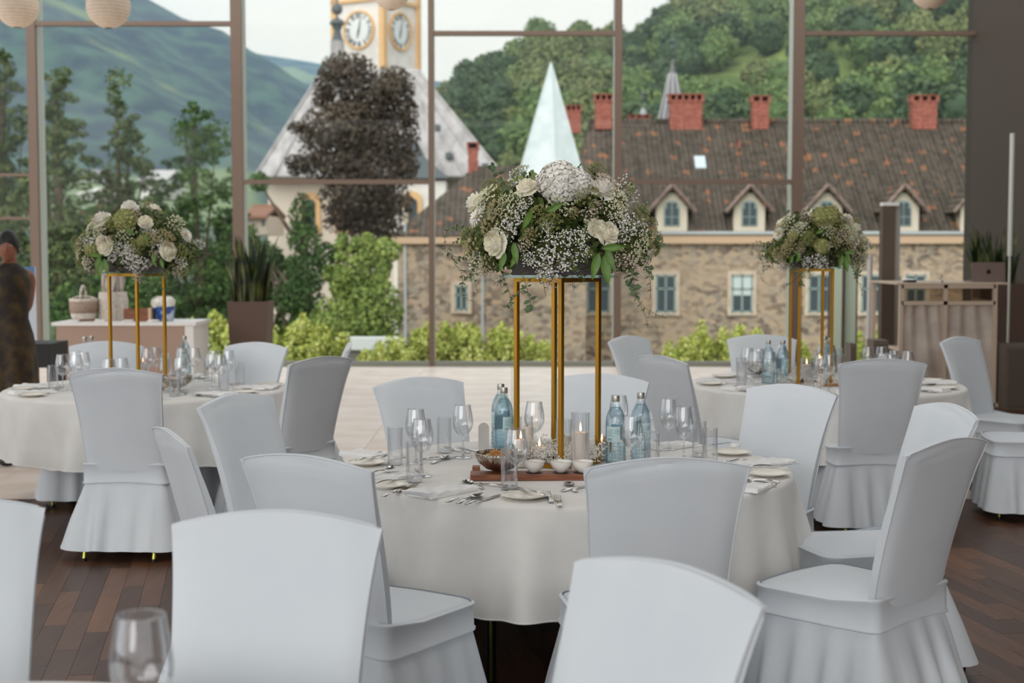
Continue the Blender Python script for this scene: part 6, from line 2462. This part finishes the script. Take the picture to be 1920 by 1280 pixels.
snake_planter(433, 508, 564, 15.6, 'tall brown square planter with upright snake plants at the thick window post', 3, .80, M['snake'], 46)
snake_planter(1822, 1912, 531, 16.9, 'snake plants behind the laptop on the fabric bar', 5, .78, M['snake'], 44)
# black case and banner behind the person
o = MB().box((0, 0, .70), (.30, .5, .20)).box((-.12, 0, .30), (.04, .4, .6)).box((.12, 0, .30), (.04, .4, .6)).box((0, 0, .61), (.26, .46, .04)).build('black_case', mat('black_flight_case', srgb(24, 24, 26), rough=.6), None, loc=(D(80, 660, 12.6).x, 12.6, 0.15))
tag(o, 'black case on legs between person and gift counter', 'case')
o.location.z = 0
t = thing('roll_up_banner', 'narrow pale banner with blue top behind the person', 'banner', (D(57, 600, 13.6).x, 13.6, 0))
zt__ = D(57, 500, 13.6).z
MB().box((0, 0, zt__ / 2 + .03), (.12, .012, zt__ - .06)).build('banner_sheet', mat('pale_banner', srgb(196, 204, 214), rough=.7), t)
MB().box((-.01, -.008, zt__ - .06), (.12, .006, .12)).build('banner_top', mat('blue_banner_print', srgb(84, 128, 176), rough=.7), t)
MB().box((0, 0, .03), (.3, .22, .06)).build('banner_foot', M['darkmetal'], t)

# ================================================================ RIGHT BACK: fabric bar, laptop, columns
YB = 14.5
a = D(1690, 533, YB); b = D(1866, 533, YB)
zb_ = a.z
wB = b.x - a.x
t = thing('fabric_bar', 'mobile bar with cream frame and stretched fabric front', 'bar', (a.x, YB, 0))
M['barframe'] = mat('cream_bar_frame', srgb(202, 182, 162), rough=.6)
M['barcloth'] = nmat('stretched_bar_fabric', srgb(176, 162, 150), srgb(206, 194, 182), scale=4, rough=.8)
dB = 1.1
fr = MB()
th_ = .04
for x in (0, wB * .47, wB):
    fr.box((x, 0, zb_ / 2), (th_, th_, zb_))
for z in (.03, zb_ - .02, zb_ - .19):
    fr.box((wB / 2, 0, z), (wB, th_, th_))
fr.box((wB + .14, dB, zb_ / 2), (th_, th_, zb_)).box((0, dB, zb_ / 2), (th_, th_, zb_))
for z in (.03, zb_ - .02, zb_ - .19):
    fr.box((wB + .07, dB / 2, z), (th_, dB, th_), rz=-.12)
fr.box((wB + .07, 0, .03), (.18, th_, th_)).box((0, dB / 2, .03), (th_, dB, th_)).build('bar_frame', M['barframe'], t)
def drape(x0, x1, z0, z1, seed):
    r = random.Random(seed)
    mb = MB()
    ph = r.uniform(0, 6)
    def f(u, v):
        x = x0 + (x1 - x0) * u
        z = z1 + (z0 - z1) * v
        y = .012 + .018 * math.sin(9 * (u * (1 - .5 * v)) * 2.2 + ph + v * 2) * (1 - v * .6) * math.sin(PI * u) ** .5 + .02 * math.sin(3 * (u + v) + ph) * math.sin(PI * u) * math.sin(PI * v)
        return (x, y, z)
    mb.grid(f, 30, 20)
    return mb
drape(.02, wB * .47 - .02, .05, zb_ - .21, 1).build('fabric_panel', M['barcloth'], t, smooth=4)
drape(wB * .47 + .02, wB - .02, .05, zb_ - .21, 2).build('fabric_panel', M['barcloth'], t, smooth=4)
sd = drape(.02, dB - .04, .05, zb_ - .21, 3)
sd.v = [(wB + .03 + y * .5 + x * .12, x, z) for x, y, z in sd.v]
sd.build('side_fabric_panel', M['barcloth'], t, smooth=4)
MB().box((wB / 2, .02, zb_ - .105), (wB - .06, .008, .13)).build('clear_panel', glassy('smoky_panel', (.62, .56, .50, 1), (.3, .28, .26, 1)), t)
MB().box((wB / 2 + .05, dB / 2, zb_ + .008), (wB + .2, dB + .05, .018)).build('bar_top', M['barframe'], t)
MB().box((wB / 2, dB * .6, zb_ * .45), (wB - .2, .4, .03)).build('bar_shelf', M['barframe'], t)
def onb(px, dy): 
    v = D(px, 530, YB + dy)
    return (v.x, YB + dy, zb_ + .018)
# laptop, lid towards us
t = thing('laptop', 'open brown-grey laptop seen from behind its lid on the bar', 'laptop', onb(1853, .25))
kb_ = F / (YB + .25)
lw, lh = 63 / kb_, 37 / kb_
M['lid'] = mat('space_grey_lid', srgb(140, 122, 116), rough=.4, metal=.5)
MB().box((0, .0, lh / 2), (lw, .010, lh), rx=R(-8)).build('lid', M['lid'], t)
MB().box((0, .14, .006), (lw, .25, .012)).build('laptop_base', M['lid'], t)
lg = MB()
# fruit shaped mark: two lobes with a bite and a leaf
ap_ = []
for i in range(28):
    a = 2 * PI * i / 28
    r = .026 * (1 - .12 * math.cos(2 * a) - .10 * math.exp(-((a - PI / 2) / .35) ** 2) - .06 * math.exp(-((a - 3 * PI / 2) / .3) ** 2))
    x, z = r * math.cos(a), r * math.sin(a)
    dx_, dz_ = x - .034, z - .004
    q = math.hypot(dx_, dz_)
    if q < .015: x = .034 + dx_ / q * .015
    ap_.append((x, z))
prism(lg, ap_, (0, -.0075, lh / 2), .002)
prism(lg, [(.0, .028), (.010, .036), (.012, .046), (.003, .040)], (0, -.0075, lh / 2), .002)
lg.build('lid_emblem', mat('dark_emblem', srgb(30, 26, 26), rough=.3), t)
# small dark device and tap-like silver object on the bar
t = thing('card_reader', 'small dark device with a light top on the left end of the bar', 'device', onb(1706, .2))
MB().box((0, 0, .012), (.10, .14, .024)).build('device_body', M['darkmetal'], t)
MB().box((-.02, .0, .028), (.12, .10, .006), rx=.1).build('device_screen', M['white'], t)
t = thing('corkscrew_stand', 'small silver bottle stopper stand on the bar top', 'stopper', onb(1764, .2))
MB().lathe([(.03, 0), (.028, .008), (.010, .014), (.008, .05), (.016, .062), (.010, .078)], 14).build('stopper', M['steel'], t, smooth=R(50))
# light tube on a thin stand
t = thing('light_tube', 'white tube light on a thin stand beside the snake plants', 'lamp', (D(1893, 500, 16.0).x, 16.0, 0))
z0, z1 = D(0, 480, 16.0).z, D(0, 250, 16.0).z
MB().tube([(0, 0, z0), (0, 0, z1)], .028, 12).build('tube', mat('white_tube', srgb(206, 206, 200), rough=.4), t, smooth=R(50))
MB().tube([(0, 0, .02), (0, 0, z0)], .015, 8).build('stand_pole', M['mullionside'], t, smooth=R(50))
MB().lathe([(.16, 0), (.16, .015), (.02, .03)], 20).build('stand_foot', M['mullionside'], t, smooth=R(40))
# loudspeakers
M['spk'] = mat('brown_grey_speaker', srgb(104, 92, 82), rough=.7)
def speaker(px0, px1, ptop, Y, zb0, d, label):
    a, b = D(px0, ptop, Y), D(px1, ptop, Y)
    w = b.x - a.x
    t = thing('loudspeaker', label, 'speaker', ((a.x + b.x) / 2, Y + d / 2, zb0))
    h = a.z - zb0
    MB().box((0, 0, h / 2), (w, d, h)).build('cabinet', M['spk'], t)
    MB().box((0, -d / 2 - .006, h * .5), (w * .88, .012, h * .9)).build('grille', mat('speaker_grille', srgb(92, 82, 74), rough=.9), t)
    MB().lathe([(.02, 0), (.02, .006)], 12).build('badge', M['cap'], t, loc=(w * .12, -d / 2 - .012, h * .62), rot=(R(90), 0, 0))
    return t
speaker(1885, 1990, 648, 14.3, 0, .5, 'brown grey floor loudspeaker right of the fabric bar')
speaker(1638, 1666, 638, 13.4, .0, .25, 'small brown loudspeaker left of the fabric bar')
speaker(1595, 1606, 644, 13.8, .0, .2, 'slim brown box behind the right table')
# slim dark column with a grey strip
t = thing('column', 'slim dark brown square column with a grey flank behind the right table', 'column', (D(1664, 400, 15.8).x, 15.8, 0))
zc9 = D(0, 386, 15.8).z
kq = F / 15.8
MB().box((0, 0, zc9 / 2), (23 / kq, .14, zc9)).build('column_shaft', mat('dark_column', srgb(92, 80, 70), rough=.7), t)
MB().box((17 / kq, .03, zc9 / 2), (12 / kq, .12, zc9)).build('column_flank', mat('grey_flank', srgb(160, 158, 154), rough=.6), t)
MB().box((4 / kq, 0, zc9 + .02), (30 / kq, .14, .04)).build('column_cap', M['white'], t)
MB().box((0, 0, .02), (.4, .4, .04)).build('column_foot', M['darkmetal'], t)
# frosted green glass door leaves standing open
M['frost'] = mat('pale_green_glass_board', srgb(190, 204, 184), rough=.35)
for i, (p0, p1, ptop, lb) in enumerate(((1556, 1581, 452, 'left pale green glass board behind the right flowers'), (1584, 1608, 420, 'right pale green glass board behind the right flowers'))):
    Y = 18.6 + .15 * i
    a, b = D(p0, ptop, Y), D(p1, ptop, Y)
    t = thing('glass_board', lb, 'board', ((a.x + b.x) / 2, Y, 0))
    MB().box((0, 0, a.z / 2 + .02), (b.x - a.x, .03, a.z - .04)).build('board', M['frost'], t)
    e = MB()
    for x in (-1, 1):
        e.box((x * (b.x - a.x) / 2, 0, a.z / 2), (.02, .05, a.z))
    e.box((0, 0, .02), (.3, .3, .04)).build('board_frame', M['mullion'], t)
t = thing('light_tube', 'white standing light pole left of the slim dark column', 'lamp', (D(1631, 500, 17.0).x, 17.0, 0))
MB().tube([(0, 0, .03), (0, 0, D(0, 478, 17.0).z)], .032, 12).build('tube', mat('pale_tube', srgb(196, 192, 188), rough=.5), t, smooth=R(50))
MB().lathe([(.16, 0), (.16, .015), (.035, .03)], 20).build('stand_foot', M['mullionside'], t, smooth=R(40))

# ================================================================ PAPER LANTERNS
M['paper'] = nmat('rice_paper', srgb(244, 222, 198), srgb(250, 232, 212), scale=20, rough=.9)
M['paper'].node_tree.nodes['Principled BSDF'].inputs['Subsurface Weight'].default_value = 0
lanm = MB()
nl = 17
def lanf(u, v):
    a = 2 * PI * u; th = PI * (.06 + .88 * v)
    r = .20 * (1 + .010 * abs(math.sin(v * nl * PI)) )
    return (r * math.sin(th) * math.cos(a), r * math.sin(th) * math.sin(a), -.20 * math.cos(th))
lanm.grid(lanf, 32, 68, closed_u=True)
lme = lanm.mesh('paper_shade', M['paper'], smooth=4)
rib = MB()
for k in range(nl + 1):
    v = k / nl
    th = PI * (.06 + .88 * v)
    rib.tube([(.2005 * math.sin(th) * math.cos(2 * PI * i / 32), .2005 * math.sin(th) * math.sin(2 * PI * i / 32), -.20 * math.cos(th)) for i in range(33)], .0016, 4, cap=False)
ribm = rib.mesh('wire_ribs', mat('lantern_wire', srgb(190, 168, 144), rough=.6), smooth=4)
for (px, py, rp_, lb) in ((32, 12, 39, 'paper lantern hanging in the top left corner'), (203, 12, 40, 'second paper lantern from the left at the top'), (734, -16, 34, 'paper lantern hanging before the church tower clock'), (1745, -20, 36, 'paper lantern at the top right before the wooded hill')):
    Y = .2 * F / rp_
    c = D(px, py, Y)
    t = thing('paper_lantern', lb, 'lantern', c)
    put(lme, 'paper_shade', t)
    put(ribm, 'wire_ribs', t)
    MB().tube([(0, 0, .19), (0, 0, ZC - c.z)], .003, 5).build('cord', M['wick'], t)

# ================================================================ PERSON at the left edge
M['skin'] = nmat('tanned_skin', srgb(132, 84, 64), srgb(148, 98, 76), scale=8, rough=.55)
M['hair'] = mat('black_hair', srgb(26, 22, 24), rough=.5)
M['dress'] = nmat('dark_brown_gold_dress', srgb(34, 26, 18), srgb(84, 64, 30), scale=9, lo=.42, hi=.7, rough=.6)
YP = 10.7
kp = F / YP
pp = thing('person', 'person with short dark hair in a dark sleeveless patterned dress at the left edge', 'person', (D(20, 600, YP).x, YP, 0), R(50))
def skin_obj(name, joints, edges, radii, m, parent, lvl=2, root=0):
    me = bpy.data.meshes.new(name)
    me.from_pydata(joints, edges, [])
    o = bpy.data.objects.new(name, me)
    COL.objects.link(o)
    md = o.modifiers.new('skin', 'SKIN')
    md.use_smooth_shade = True
    for i, r in enumerate(radii):
        sv = me.skin_vertices[0].data[i]
        sv.radius = r if isinstance(r, tuple) else (r, r)
        sv.use_root = (i == root)
    ss = o.modifiers.new('sub', 'SUBSURF'); ss.levels = lvl; ss.render_levels = lvl
    dg = bpy.context.evaluated_depsgraph_get()
    dg.update()
    ev = bpy.data.meshes.new_from_object(o.evaluated_get(dg))
    bpy.data.objects.remove(o)
    ev.name = name
    ev.materials.clear(); ev.materials.append(m)
    return put(ev, name, parent)
J = [(0, 0, .96), (0, 0, 1.10), (0, .0, 1.28), (0, 0, 1.44), (0, 0, 1.52), (0, -.01, 1.60),
     (-.09, 0, .92), (-.10, -.01, .50), (-.10, .02, .10), (-.11, -.12, .05),
     (.09, 0, .92), (.10, -.01, .50), (.10, .02, .10), (.11, -.12, .05),
     (-.17, 0, 1.42), (-.215, .02, 1.16), (-.22, -.03, .93), (-.222, -.05, .85),
     (.17, 0, 1.42), (.20, .09, 1.18), (.09, .17, 1.02), (.06, .18, .96)]
E = [(0, 1), (1, 2), (2, 3), (3, 4), (4, 5), (0, 6), (6, 7), (7, 8), (8, 9), (0, 10), (10, 11), (11, 12), (12, 13), (3, 14), (14, 15), (15, 16), (16, 17), (3, 18), (18, 19), (19, 20), (20, 21)]
RD = [(.15, .11), (.12, .095), (.14, .10), (.11, .075), .052, .052,
      .085, .055, .036, .03, .085, .055, .036, .03, .055, .040, .028, .030, .055, .040, .028, .030]
body = skin_obj('body', J, E, RD, M['skin'], pp)
# hands
for s in (-1, 1):
    hj = [(s * .222, -.05, .86)]
    he = []; hr_ = [.026]
    for i, (dy, ln) in enumerate(((-.030, .070), (-.010, .080), (.010, .076), (.028, .062))):
        b0 = len(hj)
        hj += [(s * .224, -.055 + dy * .9, .80), (s * .220, -.062 + dy, .80 - ln * .5), (s * .208, -.066 + dy, .80 - ln)]
        he += [(0, b0), (b0, b0 + 1), (b0 + 1, b0 + 2)]
        hr_ += [.012, .009, .0075]
    b0 = len(hj)
    hj += [(s * .210, -.085, .825), (s * .200, -.098, .79)]
    he += [(0, b0), (b0, b0 + 1)]
    hr_ += [.012, .009]
    if s > 0: hj = [(x - .16, y + .23, z + .10) for x, y, z in hj]
    skin_obj('hand', hj, he, hr_, M['skin'], pp, 1)
# head
hd = MB()
def headf(u, v):
    a = 2 * PI * u; th = PI * v
    x = .074 * math.sin(th) * math.sin(a); y = -.092 * math.sin(th) * math.cos(a); z = .118 * math.cos(th)
    f_ = max(0, math.cos(a))
    if z < 0: x *= 1 - .30 * (-z / .118) ** 1.5; y = y * (1 - .16 * (-z / .118)) 
    # nose, brow, eye sockets, lips, chin
    fx = x / .074
    y -= .020 * math.exp(-((fx) / .16) ** 2) * math.exp(-((z + .018) / .020) ** 2) * (f_ > 0)
    y -= .010 * math.exp(-((fx) / .12) ** 2) * math.exp(-((z - .004) / .022) ** 2) * (f_ > 0)
    y -= .006 * math.exp(-((z - .028) / .010) ** 2) * f_
    y += .009 * math.exp(-((abs(fx) - .42) / .2) ** 2) * math.exp(-((z - .010) / .012) ** 2) * (f_ > 0)
    y -= .007 * math.exp(-((fx) / .32) ** 2) * math.exp(-((z + .052) / .010) ** 2) * (f_ > 0)
    y -= .008 * math.exp(-((fx) / .35) ** 2) * math.exp(-((z + .095) / .016) ** 2) * (f_ > 0)
    return (x, y, z)
hd.grid(headf, 40, 32, closed_u=True)
zh = D(18, 463, YP).z
head = hd.build('head', M['skin'], pp, smooth=4, loc=(-.02, -.02, zh), rot=(0, 0, R(-38)))
for s in (-1, 1):
    MB().sphere((s * .030, -.076, .010), .0115, 12, 8).build('eye', mat('eye_white', srgb(176, 160, 150), rough=.2) if s < 0 else bpy.data.materials['eye_white'], head, smooth=4)
    MB().sphere((s * .030, -.0835, .010), .0055, 8, 6).build('iris', M['hair'], head, smooth=4)
    MB().tube([(s * .014, -.090, .032), (s * .032, -.088, .037), (s * .050, -.076, .031)], [.002, .003, .0015], 5).build('eyebrow', M['hair'], head)
    MB().sphere((s * .076, .005, -.004), .024, 10, 8, s=(.35, .6, 1.1)).build('ear', M['skin'], head, smooth=4)
MB().sphere((0, -.094, -.052), .012, 12, 8, s=(1.8, .5, .55)).build('lips', mat('lips', srgb(140, 76, 66), rough=.5), head, smooth=4)
hr2 = MB()
def hairf(u, v):
    a = 2 * PI * u; th = PI * v * .62
    fr_ = max(0, math.cos(a))
    th *= 1 - .32 * fr_ ** 1.5
    rr = 1.09 + .015 * math.sin(a * 17) 
    return (.076 * rr * math.sin(th) * math.sin(a), -.094 * rr * math.sin(th) * math.cos(a) + .004, .122 * 1.06 * math.cos(th) + .002)
hr2.grid(hairf, 48, 14, closed_u=True)
hr2.build('hair', M['hair'], head, smooth=4)
MB().sphere((0, .10, -.01), .042, 14, 10).build('hair_bun', M['hair'], head, smooth=4)
# dress
dm = MB()
prof = [(1.52, .060, .060, .0), (1.495, .100, .080, 0), (1.45, .150, .100, 0), (1.38, .162, .115, 0), (1.28, .160, .122, 0), (1.18, .142, .112, 0), (1.10, .135, .110, 0), (.98, .170, .135, .003), (.85, .188, .150, .006), (.6, .20, .165, .012), (.35, .215, .18, .018), (.16, .225, .19, .022)]
NN = 64
vs, fs = [], []
for (z, rx, ry, w) in prof:
    for i in range(NN):
        a = 2 * PI * i / NN
        q = 1 + w * 4 * math.sin(9 * a)
        vs.append((rx * q * math.cos(a), ry * q * math.sin(a), z))
for k in range(len(prof) - 1):
    for i in range(NN):
        j = (i + 1) % NN
        fs.append((k * NN + i, (k + 1) * NN + i, (k + 1) * NN + j, k * NN + j))
dm.add(vs, fs)
dm.build('dress', M['dress'], pp, smooth=4)
for s in (-1, 1):
    MB().sphere((s * .11, -.07, .032), .05, 14, 8, s=(.8, 1.9, .62)).build('shoe', M['hair'], pp, smooth=4)
